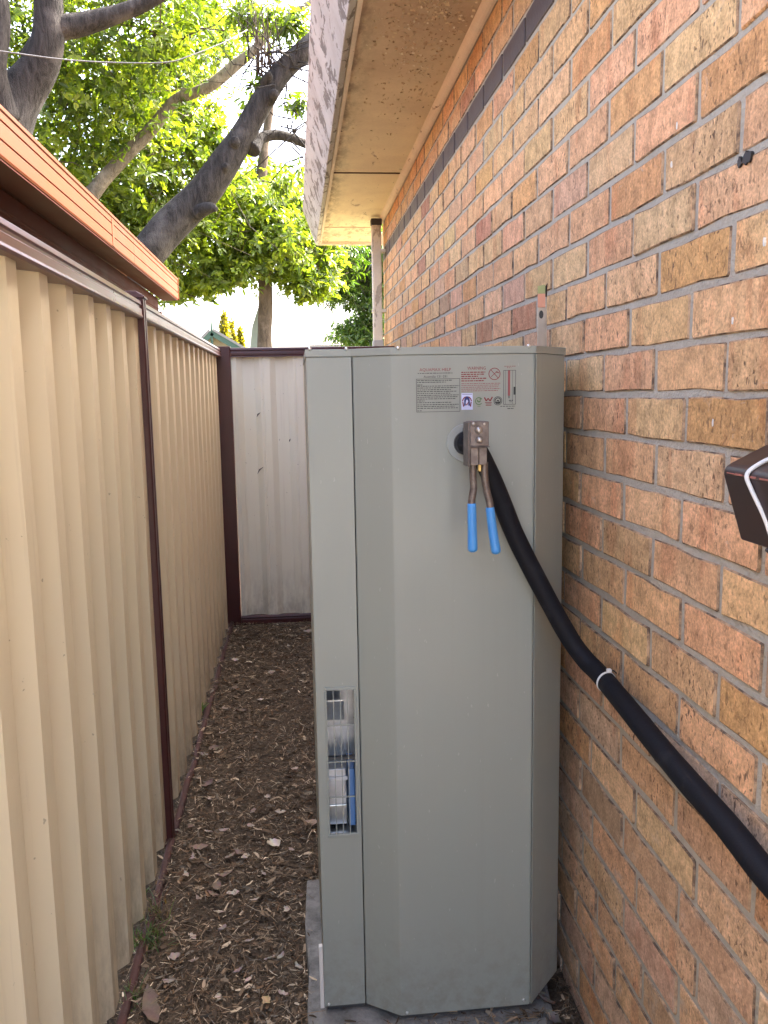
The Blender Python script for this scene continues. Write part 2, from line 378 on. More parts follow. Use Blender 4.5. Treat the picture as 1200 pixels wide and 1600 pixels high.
def brick_mesh(L, H, seed):
    r = random.Random(seed); a, b = L / 2, H / 2; j = .0017
    out = []
    def seg(p, q, n):
        for i in range(n):
            tt = i / n; out.append([p[0] + (q[0] - p[0]) * tt, p[1] + (q[1] - p[1]) * tt])
    c = .003
    seg((-a + c, -b), (a - c, -b), 3); seg((a, -b + c), (a, b - c), 1); seg((a - c, b), (-a + c, b), 3); seg((-a, b - c), (-a, -b + c), 1)
    out.insert(3, [a - c, -b]); out.insert(5, [a, b - c]); out.insert(9, [-a + c, b]); out.append([-a, -b + c])
    for p in out:
        kk = 1 - (.03 if r.random() < .10 else 0); p[0] = p[0] * (1 - (1 - kk) * .5) + r.uniform(-j, j); p[1] = p[1] * (1 - (1 - kk) * 2) + r.uniform(-j, j)
    n = len(out); tilt = r.uniform(-.0012, .0012)
    v = [(tilt * p[0] / a, p[0] * (1 - .0022 / a), p[1] * (1 - .0022 / b)) for p in out] + [(.0016 + r.uniform(-.0004, .0008), p[0], p[1]) for p in out] + [(.018, p[0], p[1]) for p in out]
    f = [tuple(range(n))] + [(k * n + i, (k + 1) * n + i, (k + 1) * n + (i + 1) % n, k * n + (i + 1) % n) for k in range(2) for i in range(n)]
    return v, f
MOD, BL = .2545, .2440
variants = [brick_mesh(BL, .0735, s) for s in range(10)]
vmesh = []
for v, f in variants:
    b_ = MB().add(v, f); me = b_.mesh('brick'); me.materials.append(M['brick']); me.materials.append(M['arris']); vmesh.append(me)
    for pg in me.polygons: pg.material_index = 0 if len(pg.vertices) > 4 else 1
dmesh = [];
for s in range(3):
    b_ = MB().add(*brick_mesh(BL, .0735, 40 + s)); me = b_.mesh('dark_brick'); me.materials.append(M['brick_dark']); dmesh.append(me)
def zc(k): return 1.49 + k * .0838 if k >= 0 else 1.49 + k * .0852
bricks = []
for k in range(-18, 15):
    z0, z1 = zc(k), zc(k + 1)
    if z0 > 2.66: continue
    off = (1.216 if k % 2 == 0 else 1.346) + rng.uniform(-.012, .012) + (rng.uniform(-.04, .04) if k < -6 else 0)
    y = off - MOD * 10
    while y < 6.10:
        y0, y1 = max(y, HY), min(y + MOD, 6.105)
        if y1 - y0 > .05 and y1 > HY: bricks.append((k, (z0 + z1) / 2, y0, y1))
        y += MOD
ranked = []
for bi, (k, z, y0, y1) in enumerate(bricks):
    area = 0
    if y0 > .6:
        cs = [project((XW, yy, zz)) for yy, zz in ((y0, z - .04), (y1, z - .04), (y1, z + .04), (y0, z + .04))]
        xs_ = [c[0] for c in cs]; ys_ = [c[1] for c in cs]
        a = abs(sum(cs[i][0] * cs[(i + 1) % 4][1] - cs[(i + 1) % 4][0] * cs[i][1] for i in range(4))) / 2
        cx, cy = sum(xs_) / 4, sum(ys_) / 4
        vis = -20 < cx < 1260 and -40 < cy < 1640 and not (cx < 872 and cy > 550) and z < 2.64
        if vis: area = a
    ranked.append((area, bi))
ranked.sort(reverse=True); single = {bi for a, bi in ranked[:300] if a > 0}
FV, FF, FC = [], [], []
for bi, (k, z, y0, y1) in enumerate(bricks):
    cy = (y0 + y1) / 2; L = y1 - y0; full = abs(L - MOD) < 1e-4
    rr = random.Random(bi * 13 + 5); c = brick_color(rr, z); dx_ = rr.uniform(-.0014, .0014); ry = rr.uniform(-.004, .004)
    if k == 11:
        if full or L > .12:
            o = bpy.data.objects.new('dark_brick', dmesh[bi % 3]); col.objects.link(o); o.parent = wall_back
            o.location = (XW - .001, cy, z); o.scale = (1, (L - .0125) / BL, .97)
        continue
    if bi in single:
        o = bpy.data.objects.new('brick', vmesh[rr.randrange(10)]); col.objects.link(o); o.parent = wall_back
        o.location = (XW + dx_, cy, z + rr.uniform(-.0012, .0012)); o.scale = (1, (L - .0125) / BL, 1); o.rotation_euler = (ry, 0, 0); o.color = c
    else:
        v, f = variants[rr.randrange(10)]; sc = (L - .0125) / BL; b0 = len(FV)
        FV += [(XW + dx_ + p[0], cy + p[1] * sc, z + p[2]) for p in v]; FF += [tuple(i + b0 for i in q) for q in f]; FC += [c] * len(v)
for k in range(-18, 15):          # return face of the unseen wall end, cut short for the sun
    z = (zc(k) + zc(k + 1)) / 2
    if zc(k) > 2.66: continue
    x = XW + .006 - (MOD / 2 if k % 2 else 0)
    while x < XW + 4.2:
        x0 = max(x, XW + .006); x1 = x + MOD
        rr = random.Random(int(x * 991) + k * 77); c = brick_color(rr, z); v, f = variants[rr.randrange(10)]; sc = (x1 - x0 - .0125) / BL; b0 = len(FV)
        FV += [((x0 + x1) / 2 + p[1] * sc, HY + p[0], z + p[2]) for p in v]; FF += [tuple(i + b0 for i in q) for q in f]; FC += [c] * len(v); x += MOD
me = bpy.data.meshes.new('far_bricks'); me.from_pydata(FV, [], FF)
bm = bmesh.new(); bm.from_mesh(me); bmesh.ops.recalc_face_normals(bm, faces=bm.faces); bm.to_mesh(me); bm.free()
at = me.color_attributes.new('Col', 'FLOAT_COLOR', 'POINT'); at.data.foreach_set('color', np.array(FC, dtype=np.float32).ravel())
fb = link('far_bricks', me, M['brick_far'], wall_back); setp(fb, kind='stuff')
# eave: soffit sheets, fascia, bead, roof
def soffit_sheet(y0, y1, z):
    return MB().box((.222, y0, z), (XW - .002, y1, z + .012)).build('soffit_sheet', M['soffit'], house, .0015, 1)
soffit_sheet(HY - .3, 2.402, 2.690); soffit_sheet(2.405, 4.802, 2.690); soffit_sheet(4.808, 6.33, 2.690)
MB().box((.222, 6.335, 2.688), (XW + .02, 6.905, 2.702)).build('soffit_end_board', M['soffit'], house, .002, 1)
MB().box((.200, 6.907, 2.664), (XW + 4.5, 6.935, 2.76)).build('barge_end_board', M['bead'], house, .003, 1)
MB().prism([(.196, 2.664), (.221, 2.672), (.130, 2.935), (.098, 2.928)], 'y', HY - .32, 6.93).build('fascia', M['fascia'], house, .004, 2)
MB().prism([(.2225, 2.672), (.240, 2.672), (.240, 2.689), (.2225, 2.689)], 'y', HY - .32, 6.90).build('soffit_trim', M['bead'], house, .003, 2)
pr = [(XW - .003, 2.689)] + [(XW - .003 - .030 * math.cos(a), 2.689 - .030 * math.sin(a)) for a in [i * math.pi / 10 for i in range(6)]]
for a_, b_ in ((HY, 3.73), (3.733, 6.06)):
    MB().prism(pr, 'y', a_, b_).build('bead_moulding', M['bead'], house, 0)
MB().prism([(.118, 2.937), (XW + 4.5, 2.926 + (XW + 4.4) * .40), (XW + 4.5, 3.02 + (XW + 4.4) * .40), (.118, 2.99)], 'y', HY - .32, 6.95).build('roof', M['roof_tile'], house)
MB().box((XW + .3, HY, 2.71), (XW + 4.4, 6.0, 2.92)).build('roof_frame', M['fascia'], house)
MB().box((.242, 4.796, 2.6865), (XW - .034, 4.814, 2.6899)).build('joint_strip', M['brown'], house, .0008, 1)
MB().box((.242, 6.322, 2.6850), (XW - .034, 6.342, 2.6876)).build('joint_strip', M['bead'], house, .0008, 1)
# curled flakes of old paint on the soffit
fv, fq, fc = [], [], []
for i in range(3200):
    y = 1.9 + abs(rng.gauss(0, 1)) * .75; x = rng.gauss(.47, .085)
    if not (.25 < x < .60) or y > 4.6: continue
    s = rng.uniform(.0015, .0062); a = rng.uniform(0, 6.28); ca, sa = math.cos(a), math.sin(a); dz = rng.uniform(.0012, .007); b0 = len(fv)
    for (u, w, d) in ((-1, -.6, 0.0005), (1, -.5, 0.0005), (1, .6, dz), (-1, .5, dz * .7)):
        fv.append((x + s * (u * ca - w * sa), y + s * (u * sa + w * ca), 2.690 - d))
    fq.append((b0, b0 + 1, b0 + 2, b0 + 3)); g = rng.choice([(.55, .42, .25), (.48, .34, .2), (.62, .52, .36), (.38, .26, .15)]); fc += [(*g, 1)] * 4
fl = link('peeling_paint', quads_mesh('peeling_paint', np.array(fv), np.array(fq), np.array(fc)), M['flake'], house); setp(fl, kind='stuff')
# downpipe on the house corner
dp = thing('downpipe', 'narrow pale painted downpipe at the far corner of the brick wall', 'downpipe', (.585, 5.95, 0))
MB().box((.548, 5.92, .9), (.612, 5.98, 2.63)).build('pipe', M['downpipe'], dp, .008, 2)
MB().box((.544, 5.916, 2.63), (.618, 5.986, 2.672)).build('top_socket', M['blackmark'], dp, .006, 2)
MB().box((.543, 5.915, .0), (.617, 5.985, 1.86)).build('grey_boot', M['pvc'], dp, .008, 2)
for z in (2.05, 2.45):
    MB().box((.544, 5.916, z), (.640, 5.984, z + .02)).build('clip', M['downpipe'], dp, .001, 1)
# black mark and paint dabs on the bricks
def blob(name, parent, P, ry, rz, mat, seed, depth=.0022):
    r = random.Random(seed); n = 14
    pl = [(P[1] + ry * math.cos(a) * (1 + r.uniform(-.35, .3)), P[2] + rz * math.sin(a) * (1 + r.uniform(-.35, .3))) for a in [2 * math.pi * i / n for i in range(n)]]
    return MB().prism(pl, 'x', P[0] - depth, P[0] + .004).build(name, mat, parent)
blob('tar_mark', wall_back, atX(1168, 247, XW), .012, .009, M['blackmark'], 3)
blob('tar_mark', wall_back, atX(1157, 253, XW), .006, .007, M['blackmark'], 4)
for i, (x, y) in enumerate([(1059, 196), (1050, 258), (1115, 661), (1146, 500), (1195, 378)]):
    blob('paint_dab', wall_back, atX(x, y, XW), .0016, .0055, M['paint_white'], 10 + i)

# ------------------------------------------------------------------ left fence
FX = -.470
fence = thing('side_fence', 'cream ribbed steel fence with maroon posts running along the left', 'fence', (-.5, 3, 0))
def rib_profile(a, b, pitch=.19, depth=.036, phase=0.0):
    pts = []; k = math.floor((a - phase) / pitch); 
    prof = [(0, 0), (.052, 0), (.088, 1), (.100, 1), (.106, .86), (.112, 1), (.150, 1), (.186, 0)]
    while phase + k * pitch < b:
        for d, h in prof:
            y = phase + k * pitch + d
            if a <= y <= b: pts.append((y, h * depth))
        k += 1
    if pts[0][0] > a + 1e-4: pts.insert(0, (a, pts[0][1]))
    if pts[-1][0] < b - 1e-4: pts.append((b, pts[-1][1]))
    return pts
def sheet_x(name, y0, y1, x_crest, z0, z1, mat, parent, phase):
    pr = rib_profile(y0, y1, .19, .032, phase); th = .0012; n = len(pr); V = []; nz = 14
    for zi in range(nz + 1):
        z = z0 + (z1 - z0) * zi / nz
        for (y, h) in pr: V.append((x_crest - h + .0025 * mnoise.noise(Vector((0, y * 2.2, z * 2))), y, z))
    m = len(V); V += [(p[0] - th, p[1], p[2]) for p in V]; Q = []
    for zi in range(nz):
        for i in range(n - 1):
            a = zi * n + i; Q.append((a, a + 1, a + n + 1, a + n)); Q.append((m + a, m + a + n, m + a + n + 1, m + a + 1))
    for i in range(n - 1):
        Q.append((i, m + i, m + i + 1, i + 1)); t_ = nz * n + i; Q.append((t_, t_ + 1, m + t_ + 1, m + t_))
    b = MB(); b.add(V, Q); o = b.build(name, mat, parent, .0, 1)
    return o
bays = [(-.62, 2.07 - 2.07 + .02), (.08, 2.728), (2.792, 5.452)]
sheet_x('ribbed_sheet', -1.0, .02, -.478, .03, 1.750, M['sheet'], fence, .005)
sheet_x('ribbed_sheet', .085, 2.726, -.478, .03, 1.750, M['sheet'], fence, .005)
sheet_x('ribbed_sheet', 2.786, 5.47, -.478, .03, 1.750, M['sheet'], fence, 2.83)
def rail_profile(z0, z1, xf, xb, r=.006):
    h = z1 - z0
    return [(xf, z0), (xf + .003, z0 + h * .10), (xf, z0 + h * .22), (xf, z0 + h * .50), (xf - .004, z0 + h * .56), (xf - .004, z0 + h * .66), (xf, z0 + h * .72), (xf - .003, z0 + h * .93), (xf - .012, z1), (xb + .006, z1), (xb, z1 - .006), (xb, z0)]
for a_, b_ in ((-1.0, .018), (.082, 2.722), (2.782, 5.475)):
    MB().prism(rail_profile(1.738, 1.796, -.462, -.530), 'y', a_, b_).build('top_rail', M['maroon_cap'], fence, .0012, 2)
    n = max(3, int((b_ - a_) / .12)); pts = [(-.462 + .0022 * math.sin(i * 1.7), a_ + (b_ - a_) * i / n, .012 + .007 * math.sin(i * .9) + .004 * math.sin(i * 2.3)) for i in range(n + 1)]
    MB().tube(pts, .0125, 10).build('bottom_rail', M['rail_dirty'], fence, 0, 2, True)
def post_z(name, x0, x1, y0, y1, z1, parent, mat):
    xm = x1 - .012
    pl = [(x0, y0), (x1 - .004, y0), (x1, y0 + .004), (x1, y0 + (y1 - y0) * .40), (x1 - .007, y0 + (y1 - y0) * .46), (x1 - .007, y0 + (y1 - y0) * .60), (x1, y0 + (y1 - y0) * .66), (x1, y1 - .004), (x1 - .004, y1), (x0, y1)]
    return MB().prism(pl, 'z', -.05, z1).build(name, mat, parent, .001, 1)
for y0 in (.022, 2.724):
    p_ = post_z('post', -.530, -.458, y0, y0 + .056, 1.800, fence, M['maroon'])
    MB().prism([(-.536, 1.801), (-.452, 1.801), (-.455, 1.808), (-.478, 1.822), (-.512, 1.822), (-.533, 1.808)], 'y', y0 - .003, y0 + .059).build('post_cap', M['maroon'], p_, .002, 2)
# back fence
bf = thing('back_fence', 'pale steel fence panel with maroon frame closing the far end', 'fence', (-.1, 5.51, 0))
BY = 5.51
post_z('post', -.545, -.402, 5.476, 5.545, 1.806, bf, M['maroon'])
MB().prism([(5.478, 1.739), (5.481, 1.744), (5.478, 1.752), (5.478, 1.766), (5.482, 1.770), (5.482, 1.778), (5.478, 1.782), (5.481, 1.794), (5.490, 1.797), (5.545, 1.797), (5.545, 1.739)], 'x', -.4005, 1.2).build('top_rail', M['maroon'], bf, .001, 1)
MB().prism([(5.478, .004), (5.478, .034), (5.484, .036), (5.484, .044), (5.478, .047), (5.482, .058), (5.545, .058), (5.545, .004)], 'x', -.4005, 1.2).build('bottom_rail', M['maroon'], bf, .001, 1)
prb = rib_profile(-.40, 1.2, .21, .022, -.31); V = []; n = len(prb)
for zi in range(9):
    z = .05 + (1.745 - .05) * zi / 8
    for (x, h) in prb: V.append((x, 5.498 + (.022 - h) + .0025 * mnoise.noise(Vector((x * 3, 0, z * 2.2))), z))
m_ = len(V); V += [(p[0], p[1] + .0012, p[2]) for p in V]; Q = []
for zi in range(8):
    for i in range(n - 1):
        a = zi * n + i; Q += [(a, a + n, a + n + 1, a + 1), (m_ + a, m_ + a + 1, m_ + a + n + 1, m_ + a + n)]
bsheet = MB().add(V, Q).build('ribbed_sheet', M['sheet_back'], bf)
for (x, y, dx_, dz_) in ((404, 648, .012, .014), (407, 735, .02, .022), (453, 688, .004, .01)):
    P = atY(x, y, 5.494); MB().tube([P + Vector((-dx_, 0, -dz_)), P + Vector((-.3 * dx_, -.002, .2 * dz_)), P + Vector((dx_, 0, dz_))], [.0008, .0045, .0008], 6).build('scrape', M['blackmark'], bsheet)

# ------------------------------------------------------------------ neighbour's carport
cp = thing('carport', 'carport roof edge with terracotta gutter above the left fence', 'carport', (-2.2, 3.5, 0))
GX = -.85
gp = [(GX - .004, 2.214), (GX, 2.222), (GX, 2.262), (GX - .0035, 2.264), (GX - .0035, 2.268), (GX, 2.270), (GX, 2.320), (GX - .0035, 2.322), (GX - .0035, 2.326), (GX, 2.328), (GX, 2.352), (GX + .004, 2.356), (GX + .004, 2.368), (GX - .002, 2.374), (GX - .012, 2.372), (GX - .014, 2.224), (GX - .110, 2.220), (GX - .110, 2.345), (GX - .116, 2.345), (GX - .116, 2.214)]
def gutter(y0, y1): return MB().prism(gp, 'y', y0, y1).build('gutter', M['orange'], cp, .0006, 1)
gutter(-1.0, 4.86); gutter(4.8625, 6.60)
MB().prism([(GX - .118, 2.212), (GX + .003, 2.212), (GX + .006, 2.378), (GX - .118, 2.350)], 'y', 6.601, 6.615).build('gutter_end_cap', M['orange'], cp, .001, 1)
ov = MB().prism([(GX + .0004, 2.221), (GX + .002, 2.221), (GX + .002, 2.351), (GX + .0004, 2.351)], 'y', 4.30, 4.345).build('gutter_joint_strap', M['orange'], cp)
MB().prism([(-.972, 2.109), (-.972, 2.125), (-.968, 2.128), (-.968, 2.136), (-.972, 2.139), (-.972, 2.2065), (-1.0, 2.2065), (-1.0, 2.109)], 'y', -1.0, 6.42).build('edge_beam', M['brown'], cp, .001, 1)
MB().box((GX - .116, -1.0, 2.2075), (GX - .006, 6.60, 2.2132)).build('gutter_shade_plate', M['brown'], cp)  # added plate, its dark brown stands in for shade under the gutter
MB().box((-4.2, 6.36, 2.109), (-1.022, 6.42, 2.208)).build('end_beam', M['brown'], cp, .002, 1)
MB().box((-1.01, 6.345, -.05), (-.945, 6.41, 2.107)).build('post', M['brown'], cp, .003, 1)
MB().box((-1.08, .6, -.05), (-1.02, .66, 2.107)).build('post', M['brown'], cp, .003, 1)
V, Q = [], []
ny = 300
for i in range(ny + 1):
    y = -.9 + (6.33 + .9) * i / ny; dz = .008 * (0 if i % 4 < 2 else 1)
    V += [(-4.2, y, 2.225 + dz), (-1.025, y, 2.225 + dz)]
for i in range(ny): Q.append((2 * i, 2 * i + 1, 2 * i + 3, 2 * i + 2))
o = MB().add(V, Q).build('ceiling_sheet', M['ceil'], cp)
MB().prism([(GX - .02, 2.385), (-4.3, 2.62), (-4.3, 2.60), (GX - .02, 2.365)], 'y', -1.0, 6.62).build('roof_sheet', M['orange'], cp)
for y_ in (.6, 3.4, 6.3): MB().box((-4.2, y_, -.05), (-4.13, y_ + .07, 2.22)).build('post', M['brown'], cp, .003, 1)
hp = atX(22, 358, -.99)
for (dx_, dz_) in ((0, 0), (.01, -.01)):
    MB().tube(catmull([hp + Vector((.0, -.02, .035)), hp + Vector((.012, .0 + dx_, .02)), hp + Vector((.016, .04, -.005 + dz_)), hp + Vector((.014, .07 + dx_, -.03))], 6), .0045, 6).build('loose_wire', M['blackmark'], cp, 0, 2, True)

# ------------------------------------------------------------------ heater on its pad
PZ = .062
pad = MB(); r_ = random.Random(5)
pl = [(-.016, 1.715), (.10, 1.712), (.25, 1.719), (.40, 1.714), (.53, 1.720), (.555, 1.75), (.59, 2.0), (.612, 2.36), (.30, 2.365), (-.012, 2.362), (-.020, 2.15), (-.012, 1.95), (-.018, 1.82)]
pad.prism(pl, 'z', -.03, PZ)
setp(pad.build('concrete_pad', M['concrete'], None, .006, 2), 'weathered grey concrete slab under the tall hot water unit', 'slab')
ht = thing('water_heater', 'tall grey-green hot water unit standing between wall and path', 'water heater', (.3, 2.05, PZ))
Z0, Z1 = .080, 1.592; YB = 2.33
pA, pB, pC, pD, pE = (.024, 1.803), (.1185, 1.803), (.197, 1.752), (.501, 1.752), (.597, 1.855)
def offset_poly(pts, th):
    P = [Vector((p[0], p[1])) for p in pts]; out = []
    for i, p in enumerate(P):
        d1 = (P[i] - P[i - 1]).normalized() if i > 0 else (P[1] - P[0]).normalized()
        d2 = (P[i + 1] - P[i]).normalized() if i < len(P) - 1 else d1
        nn = (Vector((-d1.y, d1.x)) + Vector((-d2.y, d2.x))).normalized(); k = 1 / max(.4, nn.dot(Vector((-d1.y, d1.x))))
        out.append(p + nn * th * k)
    return out
def panel(name, pts, z0, z1, mat=None, th=.0015, bev=.0):
    # pts run left to right seen from the front; thickness goes backwards
    back = offset_poly(pts, th); poly = [tuple(p) for p in pts] + [tuple(p) for p in reversed(back)]
    return MB().prism(poly, 'z', z0, z1).build(name, mat or M['heater'], ht, bev, 2)
def rounded(pts, r=.004, k=3):
    P = [Vector(p) for p in pts]; out = [P[0]]
    for i in range(1, len(P) - 1):
        a = P[i] + (P[i - 1] - P[i]).normalized() * r; b = P[i] + (P[i + 1] - P[i]).normalized() * r
        for j in range(k + 1):
            t_ = j / k; out.append((a * (1 - t_) + P[i] * t_) * (1 - t_) + (P[i] * (1 - t_) + b * t_) * t_)
    out.append(P[-1]); return [tuple(p) for p in out]
panel('front_panel', rounded([(pB[0] + .0022, pB[1] + .012), (pB[0] + .0022, pB[1] - .001), pC, (pD[0] - .0015, pD[1]), (pD[0] - .0012, pD[1] + .010)], .003), Z0, 1.5755)
panel('corner_panel', rounded([(pD[0] - .0008, pD[1] + .010), (pD[0] + .0012, pD[1] - .0015), pE, (pE[0], YB)], .003), Z0 + .001, 1.5755)
MB().box((pD[0] - .0042, pD[1] - .0016, Z0 + .001), (pD[0] - .0018, pD[1] - .0001, 1.5752)).build('edge_lip', M['heater'], ht, .0006, 1)
# left panel with the grille opening
gx0, gx1, gz0, gz1 = .0465, .1085, .507, .851
yl = pA[1]; th = .0015
out4 = [(pA[0], Z0), (pB[0], Z0), (pB[0], 1.5755), (pA[0], 1.5755)]; in4 = [(gx0, gz0), (gx1, gz0), (gx1, gz1), (gx0, gz1)]
lv = [(x, yl, z) for x, z in out4 + in4] + [(x, yl + th, z) for x, z in out4 + in4]
lf = []
for i in range(4):
    j = (i + 1) % 4
    lf += [(i, j, 4 + j, 4 + i), (8 + i, 12 + i, 12 + j, 8 + j), (i, 8 + i, 8 + j, j), (4 + i, 4 + j, 12 + j, 12 + i)]
lp = MB().add(lv, lf).build('left_panel', M['heater'], ht)
MB().box((pA[0], yl + .0018, Z0), (pA[0] + .0015, YB, 1.5755)).build('side_panel', M['heater'], ht)
MB().box((.026, YB - .002, Z0), (.595, YB, 1.5755)).build('rear_panel', M['heater'], ht)
# dark carcass behind the seams
MB().prism([(.122, 1.822), (.200, 1.762), (.496, 1.762), (.585, 1.862), (.585, YB - .01), (.122, YB - .01)], 'z', PZ + .006, 1.57).build('carcass', M['heater_dark'], ht)
MB().box((.030, 1.812, PZ + .004), (.118, 2.2, .485)).build('lower_carcass', M['heater_dark'], ht)
# top cap with lip
capo = offset_poly([(pA[0], YB), pA, (pB[0], pB[1]), pC, pD, pE, (pE[0], YB)], -.0022)
cap = MB().prism([tuple(p) for p in capo], 'z', 1.5765, Z1).build('top_cap', M['heater'], ht, .0012, 2)
for px in (484, 541):
    P = atY(px, 545, pA[1] - .0022); MB().tube([P, P + Vector((0, -.0022, 0)), P + Vector((0, -.003, 0))], [.0040, .0034, .0012], 10).build('screw', M['screw'], cap, 0, 2, True)
for px in (622, 826):
    P = atY(px, 544 - (px - 622) * .018, pC[1] - .0022); MB().tube([P, P + Vector((0, -.0022, 0)), P + Vector((0, -.003, 0))], [.0040, .0034, .0012], 10).build('screw', M['screw'], cap, 0, 2, True)
for px, py, yy in ((514, 1569, pA[1]), (636, 1582, pC[1]), (818, 1562, pC[1])):
    P = atY(px, py, yy); MB().tube([P, P + Vector((0, -.0022, 0)), P + Vector((0, -.003, 0))], [.0036, .0030, .001], 10).build('screw', M['screw'], ht, 0, 2, True)
MB().box((.0135, 1.800, .078), (.0225, 1.812, .235)).build('white_edge_strip', M['trim'], ht, .001, 1)
# flue grille
gr = MB()
fy0, fy1 = yl - .004, yl + .004
gr.box((gx0 - .004, fy0, gz1 - .002), (gx1 + .004, fy1, gz1 + .005)); gr.box((gx0 - .004, fy0, gz0 - .005), (gx1 + .004, fy1, gz0 + .002))
gr.box((gx0 - .004, fy0, gz0 + .0021), (gx0 + .001, fy1, gz1 - .0021)); gr.box((gx1 - .001, fy0, gz0 + .0021), (gx1 + .004, fy1, gz1 - .0021))
gro = gr.build('flue_grille', M['heater'], ht, .001, 1)
H = gz1 - gz0
for i in range(3):
    x = gx0 + (gx1 - gx0) * (i + 1) / 4
    MB().box((x - .0009, fy0 + .001, gz0 + .002), (x + .0009, fy0 + .003, gz1 - .002)).build('vertical_bar', M['heater'], gro)
for tz in (.26, .505, .755):
    z = gz0 + H * tz; MB().box((gx0 + .001, fy0 + .0032, z - .0013), (gx1 - .001, fy0 + .006, z + .0013)).build('cross_bar', M['heater'], gro)
MB().box((gx0 + .001, fy0 + .0062, gz0 + H * .515), (gx1 - .001, fy0 + .016, gz0 + H * .535)).build('mid_bar', M['heater_dark'], gro)
# inside of the flue compartment
MB().prism([(.030, yl + .16), (.118, yl + .16), (.118, yl + .165), (.030, yl + .165)], 'z', .486, .90).build('rear_plate', M['foil'], ht)
MB().add([(.040, yl + .150, .72), (.092, yl + .150, .72), (.086, yl + .060, .80), (.040, yl + .060, .80), (.040, yl + .152, .72), (.092, yl + .152, .72), (.088, yl + .060, .803), (.040, yl + .060, .803)],
         [(0, 1, 2, 3), (7, 6, 5, 4), (0, 4, 5, 1), (1, 5, 6, 2), (2, 6, 7, 3), (3, 7, 4, 0)]).build('baffle_plate', M['foil'], ht)
MB().box((.040, yl + .05, .555), (.088, yl + .053, .640)).build('baffle_plate', M['foil'], ht, .001, 1)
MB().box((.040, yl + .044, .615), (.092, yl + .050, .624)).build('baffle_lip', M['white'], ht, .001, 1)
MB().box((.093, yl + .03, .51), (.108, yl + .12, .648)).build('blue_panel', M['blue_part'], ht, .003, 2)
MB().box((.040, yl + .06, .500), (.090, yl + .15, .548)).build('burner_box', M['galv'], ht, .002, 2)
MB().box((.030, yl + .004, .486), (.118, yl + .16, .490)).build('compartment_floor', M['galv'], ht)
# printed information label
lab = MB(); LY = pC[1] - .0004
def lx(u): return .2375 + (u - 0) / 1200 * .2435       # u: label survey units
def lz(v): return 1.5695 - v / 600 * .1215
def strip(mb, u0, v0, u1, v1, d=.0002): mb.box((lx(u0), LY - d, lz(v1)), (lx(u1), LY, lz(v0)))
def frame(mb, u0, v0, u1, v1, w=3):
    strip(mb, u0, v0, u1, v0 + w); strip(mb, u0, v1 - w, u1, v1); strip(mb, u0, v0 + w, u0 + w, v1 - w); strip(mb, u1 - w, v0 + w, u1, v1 - w)
frame(lab, 55, 210, 508, 548, 4); frame(lab, 963, 134, 1092, 486, 4)
label = lab.build('information_label', M['ink_black'], ht)
def text(s, u, v, hgt_u, mat, parent, bold=0.0, name='lettering', squeeze=1.0):
    cu = bpy.data.curves.new('t', 'FONT'); cu.body = s; cu.size = 1.0; cu.offset = bold; cu.resolution_u = 2
    ob = bpy.data.objects.new('t', cu); col.objects.link(ob); bpy.context.view_layer.update()
    dg = bpy.context.evaluated_depsgraph_get(); me = bpy.data.meshes.new_from_object(ob.evaluated_get(dg))
    bpy.data.objects.remove(ob); bpy.data.curves.remove(cu)
    xs = [v_.co.x for v_ in me.vertices]; k = (lz(0) - lz(hgt_u)) / .69
    for v_ in me.vertices:
        x, y = v_.co.x - min(xs), v_.co.y; v_.co = (lx(u) + x * k * squeeze, LY - .0003, lz(v) + y * k)
    me.materials.clear(); return link(name, me, mat, parent)
def text_fit(s, u0, u1, v, h, mat, bold=0.0):
    o = text(s, u0, v, h, mat, label, bold); xs = [v_.co.x for v_ in o.data.vertices]; w = max(xs) - lx(u0); k = (lx(u1) - lx(u0)) / w
    for v_ in o.data.vertices: v_.co.x = lx(u0) + (v_.co.x - lx(u0)) * k
    return o
text_fit('AQUAMAX HELP', 90, 415, 133, 30, M['ink_red'], .0)
text_fit('Australia 131 031', 132, 374, 200, 24, M['ink_black'], .0)
text_fit('WARNING', 585, 776, 125, 32, M['ink_red'], .0)
def greek(u0, u1, v, h, mat, seed):
    r = random.Random(seed); mb = MB(); u = u0
    while u < u1 - 4:
        w = min(r.uniform(10, 34), u1 - u); strip(mb, u, v + r.uniform(-.6, .6), u + w, v + h); u += w + r.uniform(4, 8)
    return mb.build('small_print', mat, label)
greek(72, 436, 151, 6, M['ink_black'], 1)
vv = [224, 242, 268, 281, 299, 318, 336, 355, 374, 392, 411, 430, 448, 470, 488, 506, 530]
ww = [430, 370, 118, 500, 480, 415, 470, 410, 495, 488, 470, 140, 420, 492, 450, 494, 108]
for i, (v_, w_) in enumerate(zip(vv, ww)): greek(64, w_, v_, 6.5, M['ink_black'], 20 + i)
for i, (v_, w_) in enumerate(zip([145, 166, 187, 208, 232], [772, 762, 700, 786, 755])): greek(522, w_, v_, 10, M['ink_red'], 50 + i)
for i, (v_, w_) in enumerate(zip([262, 280, 299, 318, 337], [932, 925, 910, 930, 905])): greek(522, w_, v_, 6, M['ink_pink'], 70 + i)
greek(972, 1088, 92, 5, M['ink_red'], 90); greek(1000, 1045, 107, 5, M['ink_red'], 91); greek(930, 1086, 500, 6, M['ink_black'], 92); greek(1005, 1072, 524, 7, M['ink_black'], 93); greek(1020, 1064, 440, 7, M['ink_black'], 94); greek(1025, 1060, 456, 5, M['ink_black'], 95)
